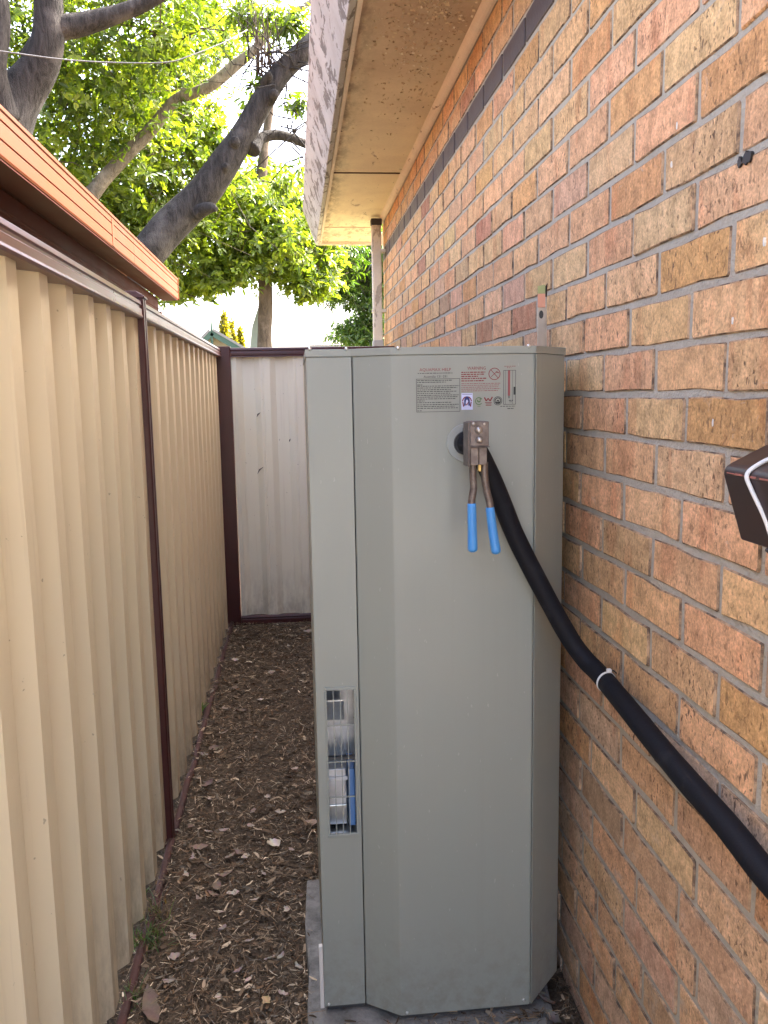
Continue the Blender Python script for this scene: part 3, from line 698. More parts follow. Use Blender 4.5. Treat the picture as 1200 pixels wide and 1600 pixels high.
def ring(mb, u, v, r, w, n=28, a0=0.0, a1=2 * math.pi, ry=1.0):
    k = .2435 / 1200; cx, cz = lx(u), lz(v); P = []
    full = abs(a1 - a0 - 2 * math.pi) < 1e-6
    m = n if full else n + 1
    for i in range(m):
        a = a0 + (a1 - a0) * i / n
        for rr in (r - w, r):
            for d in (0, .0003): P.append((cx + rr * k * math.cos(a), LY - d, cz + rr * k * ry * math.sin(a)))
    fs = []
    for i in range(n if full else n):
        a = 4 * i; b = 4 * ((i + 1) % m); fs += [(a + 1, b + 1, b + 3, a + 3), (a, a + 1, b + 1, b), (a + 2, b + 2, b + 3, a + 3)]
    mb.add(P, fs)
def bar(mb, u0, v0, u1, v1, w):
    a = Vector((lx(u0), 0, lz(v0))); b = Vector((lx(u1), 0, lz(v1))); d = (b - a).normalized(); nn = Vector((-d.z, 0, d.x)) * w * .2435 / 2400
    vs = [a + nn, a - nn, b - nn, b + nn]; mb.add([(p.x, LY - .0005, p.z) for p in vs] + [(p.x, LY, p.z) for p in vs], [(0, 1, 2, 3), (0, 4, 5, 1), (1, 5, 6, 2), (2, 6, 7, 3), (3, 7, 4, 0)])
mb = MB(); ring(mb, 868, 170, 62, 7); bar(mb, 828, 126, 908, 214, 6); bar(mb, 832, 200, 900, 140, 5); bar(mb, 880, 150, 915, 160, 8); mb.build('prohibition_sign', M['ink_red'], label)
mb = MB(); strip(mb, 1010, 138, 1032, 395); mb.build('tank_diagram', M['ink_pink'], label)
mb = MB(); strip(mb, 1069, 305, 1091, 386); bar(mb, 1021, 395, 1021, 422, 9); bar(mb, 985, 138, 985, 482, 2); bar(mb, 1058, 138, 1058, 482, 2); mb.build('tank_diagram', M['ink_black'], label)
mb = MB(); strip(mb, 522, 362, 640, 532, .0002); badge = mb.build('badge_sticker', M['sticker'], label)
LY -= .0003
mb = MB(); ring(mb, 580, 450, 30, 18, 16, 0, math.pi, 1.9); bar(mb, 559, 450, 556, 490, 16); bar(mb, 601, 450, 604, 490, 16); bar(mb, 530, 374, 632, 374, 4); mb.build('badge_arch', M['ink_navy'], label)
mb = MB(); ring(mb, 580, 450, 52, 11, 16, 0.1, math.pi * .42, 1.1); ring(mb, 580, 450, 52, 11, 16, math.pi * .58, math.pi - .1, 1.1); bar(mb, 536, 450, 544, 500, 11); bar(mb, 624, 450, 616, 500, 11); bar(mb, 566, 470, 576, 485, 8); bar(mb, 576, 485, 596, 452, 8); mb.build('badge_arch', M['ink_red'], label)
LY += .0003
mb = MB(); ring(mb, 705, 445, 40, 9, 24, .5, 5.6); ring(mb, 705, 440, 20, 13, 16, 2.5, 6.5); bar(mb, 712, 425, 728, 424, 14); bar(mb, 690, 498, 722, 498, 5); mb.build('tick_roundel', M['ink_green'], label)
mb = MB(); bar(mb, 762, 408, 782, 446, 12); bar(mb, 782, 446, 801, 418, 10); bar(mb, 801, 418, 822, 446, 10); bar(mb, 822, 446, 846, 404, 12); bar(mb, 768, 462, 840, 462, 6); bar(mb, 778, 476, 834, 476, 5); bar(mb, 776, 490, 836, 490, 6); mb.build('letter_w_mark', M['ink_red'], label)
mb = MB(); ring(mb, 904, 446, 45, 5); ring(mb, 904, 446, 34, 8); bar(mb, 884, 462, 924, 462, 14); bar(mb, 892, 450, 904, 438, 9); bar(mb, 904, 438, 918, 452, 9); mb.build('dark_roundel', M['ink_black'], label)
# outlet collar
CP = atY(727, 692, pC[1])
def disc(P, r0, r1, d, n=32):
    mb = MB(); vs = []
    for i in range(n):
        a = 2 * math.pi * i / n; c_, s_ = math.cos(a), math.sin(a)
        vs += [(P.x + r0 * c_, P.y - .0003, P.z + r0 * s_), (P.x + r1 * .97 * c_, P.y - d, P.z + r1 * .97 * s_), (P.x + r1 * c_, P.y - .0003, P.z + r1 * s_), (P.x + r0 * c_, P.y - d, P.z + r0 * s_)]
    fs = []
    for i in range(n):
        a, b = 4 * i, 4 * ((i + 1) % n); fs += [(a + 3, a + 1, b + 1, b + 3), (a + 1, a + 2, b + 2, b + 1), (a, a + 3, b + 3, b)]
    return mb.add(vs, fs)
M['collar'] = plain('pale_plastic_collar', (.30, .32, .295), .4)
disc(CP, .022, .040, .003).build('outlet_collar', M['collar'], ht, 0, 2, False)
disc(CP, .014, .0255, .012).build('outlet_seal', M['rubber'], ht)
MB().box((CP.x - .006, CP.y - .014, CP.z + .024), (CP.x + .004, CP.y - .003, CP.z + .032)).build('seal_clip', M['rubber'], ht, .001, 1)

# ------------------------------------------------------------------ black lagged pipe with tie
pp = [CP + Vector((0, .0, 0)), CP + Vector((.002, -.035, -.002)), atY(748, 706, 1.690), atY(775, 762, 1.700), atY(802, 830, 1.706), atY(832, 891, 1.706), atY(884, 987, 1.690), atY(914, 1030, 1.660), atX(947, 1065, .604), atX(1048, 1189, .608), atX(1140, 1295, .609), atX(1200, 1370, .610), atX(1420, 1628, .610), atX(1500, 1722, .610)]
path = catmull(pp, 10)
pipe = MB().tube(path, lerp_list([.0195, .0198, .0200, .0200, .0200, .0200], len(path)), 20, True, .018).build('insulated_pipe', M['lag'], None, 0, 2, True)
setp(pipe, 'black foam-lagged pipe sloping from the heater outlet along the brick wall', 'pipe')
ti = min(range(len(path)), key=lambda i: abs(project(path[i])[0] - 947)); tp = path[ti]; td = (path[ti + 1] - path[ti - 1]).normalized()
u_ = td.cross(Vector((0, 0, 1))).normalized(); w_ = td.cross(u_); nseg = 28; vs = []
for i in range(nseg):
    a = 2 * math.pi * i / nseg; d = u_ * math.cos(a) + w_ * math.sin(a)
    for (rr, s) in ((.0202, -.0024), (.0215, -.0024), (.0215, .0024), (.0202, .0024)): vs.append(tp + d * rr + td * (s + .004 * math.cos(a)))
fs = [(4 * i + k, 4 * i + (k + 1) % 4, 4 * ((i + 1) % nseg) + (k + 1) % 4, 4 * ((i + 1) % nseg) + k) for i in range(nseg) for k in range(4)]
tie = thing('cable_tie', 'white cable tie strapped round the black sloping pipe', 'cable tie', tp)
MB().add(vs, fs).build('strap', M['white'], tie)
hd = tp + Vector((.006, 0, .0215)); MB().box((hd.x - .005, hd.y - .005, hd.z - .002), (hd.x + .004, hd.y + .004, hd.z + .005)).build('lock_head', M['white'], tie, .001, 1)
MB().tube([hd, hd + Vector((.008, -.004, .002)), hd + Vector((.014, -.003, -.004))], .0012, 6).build('tail', M['blackmark'], tie)

# ------------------------------------------------------------------ crimping tool
TY = 1.600
tl = thing('crimping_tool', 'heavy steel crimping tool with blue grips hanging on the outlet', 'hand tool', atY(750, 725, TY))
a_, b_ = atY(735, 659, TY), atY(764, 697, TY)
MB().box((a_.x, TY, b_.z), (b_.x, TY + .046, a_.z)).build('upper_jaw_block', M['tool'], tl, .0016, 2)
MB().box((a_.x - .0005, TY - .003, b_.z - .0022), (b_.x + .001, TY + .047, b_.z - .0002)).build('jaw_lip', M['tool'], tl, .0006, 1)
c_, d_ = atY(736, 699, TY), atY(762, 727, TY)
MB().box((c_.x, TY + .005, d_.z), ((c_.x + d_.x) / 2 - .0004, TY + .050, b_.z - .0024)).build('lower_jaw', M['tool'], tl, .001, 1)
MB().box(((c_.x + d_.x) / 2 + .0004, TY + .005, d_.z + .0008), (d_.x, TY + .050, b_.z - .0024)).build('lower_jaw', M['tool'], tl, .001, 1)
MB().box((c_.x - .004, TY + .008, d_.z - .003), (c_.x - .0004, TY + .056, a_.z - .002)).build('side_plate', M['tool'], tl, .0008, 1)
MB().box((c_.x + .004, TY + .0505, d_.z + .004), (d_.x - .004, TY + .0700, a_.z - .010)).build('die_insert', M['tool'], tl, .001, 1)
def bolt(px, py, r, h):
    P = atY(px, py, TY); n = 12; mb = MB()
    mb.tube([P + Vector((0, .001, 0)), P + Vector((0, -h * .5, 0)), P + Vector((0, -h * .85, 0)), P + Vector((0, -h, 0))], [r, r, r * .8, r * .35], n)
    mb.build('bolt_head', M['bolt'], tl, 0, 2, True)
    disc(P, r * .5, r * 1.25, .0012, 16).build('washer', M['tool'], tl)
bolt(748, 672, .0068, .0085); bolt(749, 687, .0062, .0080); bolt(740, 662.5, .0035, .004); bolt(757, 662.5, .0028, .002)
bp = atY(749, 733, TY + .02); MB().box((bp.x - .0028, TY + .016, bp.z - .004), (bp.x + .0028, TY + .026, bp.z + .010)).build('brass_pin', M['brass'], tl, .0006, 1)
for hp_, gp_ in (([(739, 722), (739, 745), (740, 762), (737, 782), (737.5, 800)], [(737, 787), (738, 830), (738.5, 858)]), ([(757, 722), (757, 742), (760, 765), (765, 785), (767, 803)], [(765.5, 793), (770, 830), (775, 861)])):
    h_ = catmull([atY(x, y, TY + .024) for x, y in hp_], 6)
    ho = MB().tube(h_, .0072, 14).build('handle', M['tool'], tl, 0, 2, True)
    g_ = catmull([atY(x, y, TY + .024) for x, y in gp_], 8); n = len(g_); e = (g_[-1] - g_[-2]).normalized()
    g_ = [g_[0] - (g_[1] - g_[0]).normalized() * .001] + g_ + [g_[-1] + e * .003, g_[-1] + e * .0052, g_[-1] + e * .0064]
    MB().tube(g_, [.0060] + [.0086] + lerp_list([.0088, .0092, .0098], n - 1) + [.0086, .0058, .002], 16).build('blue_grip', M['blue'], ho, 0, 2, True)

# ------------------------------------------------------------------ metal strap behind the heater, ledge with white cable
s0, s1 = atX(857, 441, .612), atX(850, 560, .612)
st = thing('metal_strap', 'upright galvanised strap with faded tape behind the heater', 'bracket', (s1.x, s1.y, 1.3))
sy = 2.075
def strap_piece(name, z0, z1, mat, cut=0.0):
    pl = [(.598, z0), (.617, z0), (.617, z1), (.598, z1 - cut)]
    return MB().prism(pl, 'y', sy, sy + .0018).build(name, mat, st, .0004, 1)
zt = s0.z
strap_piece('plate', 1.2, zt - .055, M['galv']); strap_piece('orange_tape', zt - .0548, zt - .022, M['orange_tag']); strap_piece('olive_tape', zt - .0218, zt, M['green_tag'], .004)
MB().prism([(.6172, sy - .001), (.6210, sy - .001), (.6250, sy + .012), (.6235, sy + .013), (.6195, sy + .002), (.6172, sy + .002)], 'z', 1.2, zt - .030).build('folded_edge', M['galv'], st, .0003, 1)
MB().add([(.6175, sy - .001, zt - .03), (.622, sy + .004, zt - .03), (.6245, sy + .006, zt + .004), (.617, sy - .001, zt - .004), (.6175, sy + .001, zt - .03), (.622, sy + .006, zt - .03), (.6245, sy + .008, zt + .004), (.617, sy + .001, zt - .004)], [(0, 1, 2, 3), (7, 6, 5, 4), (0, 4, 5, 1), (1, 5, 6, 2), (2, 6, 7, 3), (3, 7, 4, 0)]).build('bent_tip', M['blackmark'], st)
hp_ = Vector((.607, sy, zt - .072)); nn = 12
MB().prism([(hp_.x + .0055 * math.cos(2 * math.pi * i / nn), hp_.z + .010 * math.sin(2 * math.pi * i / nn)) for i in range(nn)], 'y', sy - .0006, sy + .0004).build('slot_hole', M['heater_dark'], st)

lt = thing('brown_ledge', 'dark brown painted ledge jutting from the bricks at the right edge', 'ledge', (.62, .85, 1.35))
yl0, yl1 = .45, 1.066
zA, zB = 1.397, 1.300
prof = [(.579, zB), (.5605, zA - .012), (.5612, zA - .006), (.5645, zA - .001), (.571, zA + .003), (.6385, zA + .033), (.6385, zB - .004)]
mb = MB(); n = len(prof)
mb.add([(x, yl1 - (.010 if 0 < i < 4 else 0) * 0 - (zA - z) * .20, z) for i, (x, z) in enumerate(prof)] + [(x, yl0, z) for x, z in prof], [(i, (i + 1) % n, n + (i + 1) % n, n + i) for i in range(n)] + [tuple(range(n)), tuple(range(n, 2 * n))[::-1]])
mb.build('ledge_body', M['ledge'], lt, .003, 3, False)
mb = MB(); r_ = random.Random(2); y = yl1 - .012
while y > yl0:
    L = r_.uniform(.004, .02); mb.box((.5598, y - L, zA - .0098 + r_.uniform(-.0006, .0006)), (.5630, y, zA - .0080 + r_.uniform(0, .0008))); y -= L + r_.uniform(.001, .01)
mb.build('chipped_edge', M['chip'], lt)
cpts = [Vector((.625, .985, zA + .0315)), Vector((.597, .992, zA + .0195)), Vector((.573, .998, zA + .0075)), Vector((.5580, 1.000, zA - .006)), Vector((.5600, .992, zA - .024)), Vector((.5700, .976, zA - .058)), Vector((.5775, .962, zB + .002)), Vector((.5835, .957, zB - .006))]
cb = MB().tube(catmull(cpts, 8), .0028, 10).build('white_cable', M['white'], None, 0, 2, True)
setp(cb, 'thin white cable looped over the brown ledge at the right edge', 'cable')
MB().tube(catmull([Vector((.580, .985, zB - .002)), Vector((.584, .965, zB - .010)), Vector((.590, .95, zB - .004))], 5), .003, 8).build('black_clip', M['blackmark'], lt, 0, 2, True)

# ------------------------------------------------------------------ mulch, fallen leaves, weeds
def strips(n, gen, name, mat, parent=None):
    """thin curled flakes: 6 verts / 2 quads each"""
    V = np.zeros((n * 6, 3)); C = np.ones((n * 6, 4)); Q = np.zeros((n * 2, 4), int)
    for i in range(n):
        P, d, u, L, W, curl, c = gen(i)
        b = 6 * i
        for k, s in enumerate((-1, 0, 1)):
            ctr = P + d * (L * s * .5); up_ = Vector((0, 0, curl * L * (abs(s) - .5)))
            w = W * (.55 if s else 1.0) * .5
            V[b + 2 * k] = ctr + u * w + up_; V[b + 2 * k + 1] = ctr - u * w + up_
        C[b:b + 6, :3] = c
        Q[2 * i] = (b, b + 1, b + 3, b + 2); Q[2 * i + 1] = (b + 2, b + 3, b + 5, b + 4)
    return link(name, quads_mesh(name, V, Q, C), mat, parent)
MC = [((.058, .042, .031), 28), ((.10, .074, .053), 22), ((.036, .027, .021), 22), ((.175, .138, .104), 12), ((.09, .08, .07), 12), ((.27, .225, .175), 5), ((.105, .068, .043), 9), ((.40, .35, .28), 1.5)]
mcs = [c for c, _ in MC]; mcw = [w for _, w in MC]
def gen_mulch(i):
    while True:
        y = 1.05 + 4.42 * (rng.random() ** 1.25); x = rng.uniform(-.555, .632)
        if .0 < x < .60 and 1.76 < y < 2.33: continue
        if y > 2.4 and x > .35 and rng.random() < .5: continue
        break
    big = rng.random(); bare = mnoise.noise(Vector((x * 5, y * 3.2, 7)))
    if bare > .28: big *= .75
    L = rng.uniform(.004, .016) if big < .66 else (rng.uniform(.018, .065) if big < .90 else rng.uniform(.014, .034)); W = L * rng.uniform(.10, .30) if big < .66 else (rng.uniform(.0009, .0028) if big < .90 else L * rng.uniform(.2, .42))
    W = max(W, .0009); a = rng.uniform(0, 6.283); tz = rng.gauss(0, .20); d = Vector((math.cos(a), math.sin(a), tz)).normalized()
    roll = rng.gauss(0, .6); s = d.cross(Vector((0, 0, 1))).normalized(); u = (s * math.cos(roll) + s.cross(d) * math.sin(roll)).normalized()
    base = PZ if (-.012 < x < .60 and 1.72 < y < 2.36) else hgt(x, y)
    if base == PZ and rng.random() < .8: base = PZ; x = rng.uniform(.30, .60); y = rng.uniform(1.60, 1.735); base = hgt(x, y) if y < 1.715 else PZ
    if x < -.42: base += .014 * rng.random()
    c = np.array(rng.choices(mcs, mcw)[0]) * rng.uniform(1.2, 2.4) * np.array([1.06, 1.0, .86])
    return Vector((x, y, base + rng.uniform(.001, .016))), d, u, L, W, rng.gauss(0, .12), c
mulch = strips(88000, gen_mulch, 'bark_mulch', M['mulch']); setp(mulch, 'dark bark mulch and dry leaf litter covering the path', 'mulch', kind='stuff')

def leaf_obj(name, P, ang, L, W, curl, c, shape, seed, tilt=0.0, torn=0.0):
    r = random.Random(seed); nL = 7; V = []; Cc = []
    for i in range(nL + 1):
        t_ = i / nL; w = W * .5 * (math.sin(math.pi * min(1, t_ * .96 + .04)) ** (.6 if shape == 'round' else .9)) * (1 + r.uniform(-.18, .18) * (1 + torn * 2))
        for k, s in enumerate((-1, 0, 1)):
            ww = w * (1 + r.uniform(-.2, .2) * (1 + torn))
            V.append(((t_ - .5) * L, s * ww, curl * L * ((t_ - .45) ** 2 * 1.2 + (abs(s) * .35) * (1 if shape != 'flat' else .2)) + r.uniform(-.0012, .0012)))
    Q = [(i * 3 + k, i * 3 + k + 1, (i + 1) * 3 + k + 1, (i + 1) * 3 + k) for i in range(nL) for k in range(2)]
    V2 = [(x, y, z - .0006) for x, y, z in V]; m = len(V)
    Q2 = Q + [tuple(m + q for q in reversed(f)) for f in Q]
    Cc = [(*[max(0, x * (r.uniform(.85, 1.15))) for x in c], 1) for _ in V] * 2
    me = quads_mesh(name, np.array(V + V2), np.array(Q2), np.array(Cc))
    o = link(name, me, M['mulch'], None, True); o.location = P; o.rotation_euler = (tilt, r.uniform(-.15, .15), ang); return o
def ground_at(px, py, dz=.014):
    P = atZ(px, py, .015); return Vector((P.x, P.y, hgt(P.x, P.y) + dz))
special = [
    (427, 1318, .048, .036, .45, (.62, .52, .42), 'round', .4, 'fallen_leaf', 'pale cream curled leaf with a dark notch on the mulch', 'leaf'),
    (407, 1094, .036, .022, .12, (.60, .50, .41), 'flat', .05, 'wood_chip', 'small pale pink rectangular chip lying on far mulch', 'chip'),
    (237, 1573, .125, .046, .25, (.165, .118, .088), 'flat', 1.9, 'bark_piece', 'large flat brown bark piece lying nearest the maroon fence rail', 'bark'),
    (273, 1497, .032, .028, .3, (.33, .26, .215), 'round', .3, 'fallen_leaf', 'round greyish-pink leaf beside the grass by the fence', 'leaf'),
    (312, 1321, .060, .026, .2, (.25, .185, .14), 'flat', .05, 'fallen_leaf', 'long flat brown leaf left of the pale leaf cluster', 'leaf'),
    (416, 1569, .024, .020, .4, (.42, .30, .16), 'round', 1.0, 'fallen_leaf', 'small yellowish leaf near the concrete slab', 'leaf'),
    (487, 1284, .042, .030, .25, (.34, .25, .19), 'flat', 2.9, 'fallen_leaf', 'tan leaf tucked against the heater side', 'leaf'),
    (325, 1229, .052, .036, .5, (.21, .155, .12), 'round', .7, 'fallen_leaf', 'brown cupped leaf near the foot of the maroon post', 'leaf'),
]
for i, (px, py, L, W, cu, c, shp, an, nm, lb, ct) in enumerate(special):
    setp(leaf_obj(nm, ground_at(px, py), an, L, W, cu, c, shp, 100 + i, rng.uniform(-.2, .2), .5), lb, ct)
generic = [(372, 1330, .05), (383, 1338, .046), (360, 1330, .04), (395, 1268, .04), (352, 1300, .034), (335, 1170, .05), (350, 1145, .048), (318, 1175, .04), (378, 1114, .055), (330, 1086, .05), (340, 1030, .055), (368, 1030, .05), (352, 1107, .045), (336, 1385, .05), (330, 1398, .04), (310, 1405, .032), (345, 1455, .03), (300, 1460, .036), (440, 1500, .032), (423, 1496, .03), (463, 1510, .034), (388, 1538, .03), (300, 1545, .024), (480, 985, .07), (437, 1268, .04), (300, 1290, .035), (460, 1200, .03), (365, 1395, .04), (290, 1365, .03), (350, 1370, .05), (398, 1405, .03), (440, 1560, .03), (470, 1400, .03), (330, 1250, .04), (308, 1215, .04), (420, 1240, .03), (376, 1185, .03), (390, 1470, .035), (372, 1515, .03), (455, 1330, .034), (345, 1425, .04), (325, 1350, .04), (300, 1335, .035), (410, 1365, .03), (448, 1420, .03), (345, 1560, .03), (265, 1535, .035), (305, 1500, .03), (395, 1290, .034), (345, 1270, .038), (325, 1300, .036), (440, 1150, .03), (400, 1150, .034), (365, 1075, .045), (425, 1050, .04), (385, 1000, .05), (450, 1010, .045)]
gcol = [(.27, .21, .165), (.38, .31, .25), (.21, .155, .115), (.32, .26, .215), (.45, .37, .30)]
for i, (px, py, L) in enumerate(generic):
    o = leaf_obj('fallen_leaf', ground_at(px + rng.uniform(-3, 3), py + rng.uniform(-3, 3), .013), rng.uniform(0, 6.28), L, L * rng.uniform(.38, .6), rng.uniform(.1, .6), rng.choice(gcol), rng.choice(['round', 'flat', 'long']), 200 + i, rng.uniform(-.35, .35), .6)
    setp(o, 'small dry brown leaf lying on the mulch path', 'leaf', 'fallen leaves on the mulch path')
for i in range(9):
    P = Vector((rng.uniform(.52, .63), rng.uniform(1.55, 1.80), 0)); P.z = hgt(P.x, P.y) + .015 if P.y < 1.70 else PZ + .008
    o = leaf_obj('fallen_leaf', P, rng.uniform(0, 6.28), rng.uniform(.04, .08), rng.uniform(.008, .022), .35, rng.choice([(.15, .13, .11), (.22, .19, .16), (.11, .085, .07)]), 'long', 300 + i, rng.uniform(-.5, .5), .4)
    setp(o, 'grey dry leaf between the heater foot and the brick wall', 'leaf', 'dry leaves between heater and wall')
def blades(name, P, n, hmin, hmax, spread, c, label, wide=.003):
    V, Q, C = [], [], []
    for i in range(n):
        a = rng.uniform(0, 6.28); b = Vector((P.x + rng.gauss(0, spread * .4), P.y + rng.gauss(0, spread * .6), hgt(P.x, P.y)))
        h = rng.uniform(hmin, hmax); lean = Vector((math.cos(a), math.sin(a), 0)) * h * rng.uniform(.3, .9); s = Vector((-math.sin(a), math.cos(a), 0)) * wide * rng.uniform(.5, 1); b0 = len(V)
        for k, tt in enumerate((0, .5, 1)):
            ctr = b + lean * tt ** 1.6 + Vector((0, 0, h * (tt - .28 * tt * tt))); w = s * (1 - .75 * tt); V += [ctr + w, ctr - w]
        Q += [(b0, b0 + 1, b0 + 3, b0 + 2), (b0 + 2, b0 + 3, b0 + 5, b0 + 4)]; cc = [x * rng.uniform(.6, 1.3) for x in c]; C += [(*cc, 1)] * 6
    return setp(link(name, quads_mesh(name, np.array([tuple(v) for v in V]), np.array(Q), np.array(C)), M['grass']), label, 'weed')
blades('grass_tuft', ground_at(232, 1470), 70, .03, .085, .05, (.085, .13, .045), 'green and dry grass tuft beside the maroon rail near the front')
blades('weed', ground_at(218, 1402), 40, .02, .045, .018, (.10, .19, .04), 'bright green weed sprouting between ribbed sheet and rail', .005)
blades('weed', ground_at(309, 1112), 46, .03, .075, .03, (.13, .20, .035), 'yellow-green weed beside the far fence bay', .006)
blades('grass_tuft', ground_at(208, 1560), 34, .03, .07, .03, (.10, .13, .05), 'thin grass tuft at the bottom left beside the bark piece')
blades('dry_grass_tuft', ground_at(238, 1425), 60, .03, .09, .05, (.16, .13, .10), 'dry grey grass tuft against the maroon rail')

# ------------------------------------------------------------------ trees beyond the fence
def crown_mesh(name, mat, parent, blobs, nleaf, L, W, palette, seed, whorl=7, droop=.1, flat=False):
    r = np.random.default_rng(seed); vol = np.array([b[1][0] * b[1][1] * b[1][2] for b in blobs]) ** .75; vol = vol / vol.sum()
    nw = nleaf // whorl; idx = r.choice(len(blobs), nw, p=vol)
    ctr = np.array([tuple(b[0]) for b in blobs])[idx]; rad = np.array([b[1] for b in blobs])[idx]
    d = r.normal(size=(nw, 3)); d /= np.linalg.norm(d, axis=1)[:, None]; rr = r.random(nw)[:, None] ** .42
    P = ctr + d * rad * rr * (1 + .18 * r.normal(size=(nw, 1)))
    ax = d * .7 + np.array([0, 0, .5]) + .35 * r.normal(size=(nw, 3)); ax /= np.linalg.norm(ax, axis=1)[:, None]
    tone = r.random(nw)
    n = nw * whorl; P = np.repeat(P, whorl, 0); ax = np.repeat(ax, whorl, 0); tone = np.repeat(tone, whorl)
    rnd = r.normal(size=(n, 3)); side = np.cross(ax, rnd); side /= np.linalg.norm(side, axis=1)[:, None] + 1e-9
    dirv = side + ax * (r.random((n, 1)) * .7 - .05); dirv[:, 2] -= droop + .3 * r.random(n); dirv /= np.linalg.norm(dirv, axis=1)[:, None]
    nrm = ax + .3 * r.normal(size=(n, 3)); s = np.cross(dirv, nrm); s /= np.linalg.norm(s, axis=1)[:, None] + 1e-9; up = np.cross(s, dirv)
    l = L * (.6 + .7 * r.random((n, 1))); w = W * (.65 + .6 * r.random((n, 1))) * .5
    P = P + dirv * l * .12 + .04 * L * r.normal(size=(n, 3)) - ax * (r.random((n, 1)) * L * .6)
    fold = .35
    v0 = P; v3 = P + dirv * l - up * l * .12
    vr1 = P + dirv * l * .33 + s * w * .95 + up * w * fold; vr2 = P + dirv * l * .70 + s * w * .85 + up * w * fold - up * l * .04
    vl1 = P + dirv * l * .33 - s * w * .95 + up * w * fold; vl2 = P + dirv * l * .70 - s * w * .85 + up * w * fold - up * l * .04
    V = np.stack([v0, vr1, vr2, v3, vl2, vl1], 1).reshape(-1, 3)
    b = np.arange(n)[:, None] * 6; Q = np.concatenate([b + np.array([0, 1, 2, 3]), b + np.array([0, 3, 4, 5])], 1).reshape(-1, 4)
    pal = np.array(palette); k = np.clip((tone * .75 + .25 * r.random(n)) * (len(pal) - 1), 0, len(pal) - 1.001); i0 = k.astype(int); f = (k - i0)[:, None]
    c = (pal[i0] * (1 - f) + pal[i0 + 1] * f) * (.8 + .4 * r.random((n, 1))); C = np.ones((n * 6, 4)); C[:, :3] = np.repeat(c, 6, 0)
    o = link(name, quads_mesh(name, V, Q, C), mat, parent); return o
PALA = [(.030, .052, .016), (.052, .085, .021), (.086, .13, .026), (.135, .18, .036), (.19, .22, .05)]
def B(px, py, y, rx, rz=None, ry=None):
    k = y / F_PX; rz = rz or rx; return (atY(px, py, y), (rx * k, (ry or max(rx, rz) * k * .9), rz * k))
def limb(name, pts, rad, mat, parent, n=14, k=8, wob=.10, seed=0):
    p = catmull(pts, k); p = [q + Vector((mnoise.noise(q * 1.3 + Vector((seed, 0, 0))), mnoise.noise(q * 1.3 + Vector((0, seed, 5))), mnoise.noise(q * 1.3 + Vector((9, 0, seed))))) * rad[0] * .25 for q in p]
    return MB().tube(p, lerp_list(rad, len(p)), n, True, wob, seed).build(name, mat, parent, 0, 2, True)
def twigs(parent, pts, n, Lr, mat, seed, up=.3, name='twig'):
    r = random.Random(seed); mb = MB()
    for i in range(n):
        a = Vector(r.choice(pts)) + Vector((r.gauss(0, .05), r.gauss(0, .05), r.gauss(0, .05))); d = Vector((r.gauss(0, 1), r.gauss(0, 1), r.gauss(up, .7))).normalized(); L = r.uniform(*Lr)
        q = [a, a + d * L * .35 + Vector((r.gauss(0, .04), 0, r.gauss(0, .04))), a + d * L * .7 + Vector((r.gauss(0, .07), 0, r.gauss(0, .07))), a + d * L + Vector((r.gauss(0, .1), 0, r.gauss(0, .08)))]
        mb.tube(q, [.009, .007, .005, .002], 5)
    return mb.build(name, mat, parent, 0, 2, True)

# tree with the forked trunk at upper left
YA = 8.2
ta = thing('leafy_tree', 'leafy tree with forked dark trunk behind the terracotta gutter', 'tree', (atY(-10, 300, YA).x, YA, 0))
tbase = atY(-30, 230, YA)
limb('trunk', [Vector((tbase.x - .25, YA, -.05)), Vector((tbase.x - .2, YA, 1.5)), atY(-15, 300, YA), atY(20, 165, YA), atY(62, 85, YA), atY(76, 20, YA), atY(72, -120, YA)], [.30, .27, .26, .22, .16, .125, .10], M['bark'], ta, 18, 8, .1, 1)
limb('limb', [atY(50, 100, YA), atY(85, 50, YA), atY(130, 38, YA), atY(190, 18, YA), atY(250, -8, YA), atY(330, -60, YA)], [.13, .12, .095, .072, .062, .045], M['bark'], ta, 14, 8, .1, 2)
limb('limb', [atY(10, 190, YA - .2), atY(-8, 110, YA - .3), atY(2, 40, YA - .3), atY(-15, -60, YA - .3)], [.12, .10, .085, .07], M['bark'], ta, 12, 8, .1, 3)
la = [B(40, 80, 9.6, 120, 100), B(150, 60, 9.8, 110, 90), B(110, 170, 10.2, 110, 80), B(200, 150, 10.4, 110, 90), B(60, 230, 10.5, 90, 80), B(170, 240, 10.6, 100, 70), B(260, 60, 9.6, 100, 70), B(-80, 60, 9.4, 120, 120), B(40, -80, 9.2, 160, 90), B(230, -60, 9.4, 150, 80), B(300, 20, 10.4, 80, 55)]
crown_mesh('crown', M['leafA'], ta, la, 21500, .088, .036, PALA, 21)
twigs(ta, [tuple(b[0]) for b in la], 120, (.5, 1.3), M['bark_far'], 5)
# tree with the thick leaning trunk
YBt = 8.8
tb = thing('leaning_tree', 'leaning tree with thick dark trunk crossing the sky behind the gutter', 'tree', (atY(120, 560, YBt).x, YBt, 0))
lean = [Vector((atY(60, 600, YBt).x, YBt, -.05)), Vector((atY(100, 560, YBt).x, YBt, 1.2)), atY(180, 470, YBt), atY(245, 380, YBt), atY(320, 290, YBt), atY(372, 218, YBt), atY(412, 160, YBt), atY(450, 105, YBt), atY(500, 55, YBt), atY(580, -40, YBt)]
limb('trunk', lean, [.22, .20, .175, .156, .142, .128, .130, .116, .10, .07], M['bark'], tb, 18, 8, .12, 4)
limb('limb', [atY(392, 235, YBt), atY(408, 216, YBt + .1), atY(440, 212, YBt + .2), atY(478, 226, YBt + .3), atY(540, 260, YBt + .5)], [.085, .060, .048, .042, .03], M['bark'], tb, 12, 8, .08, 5)
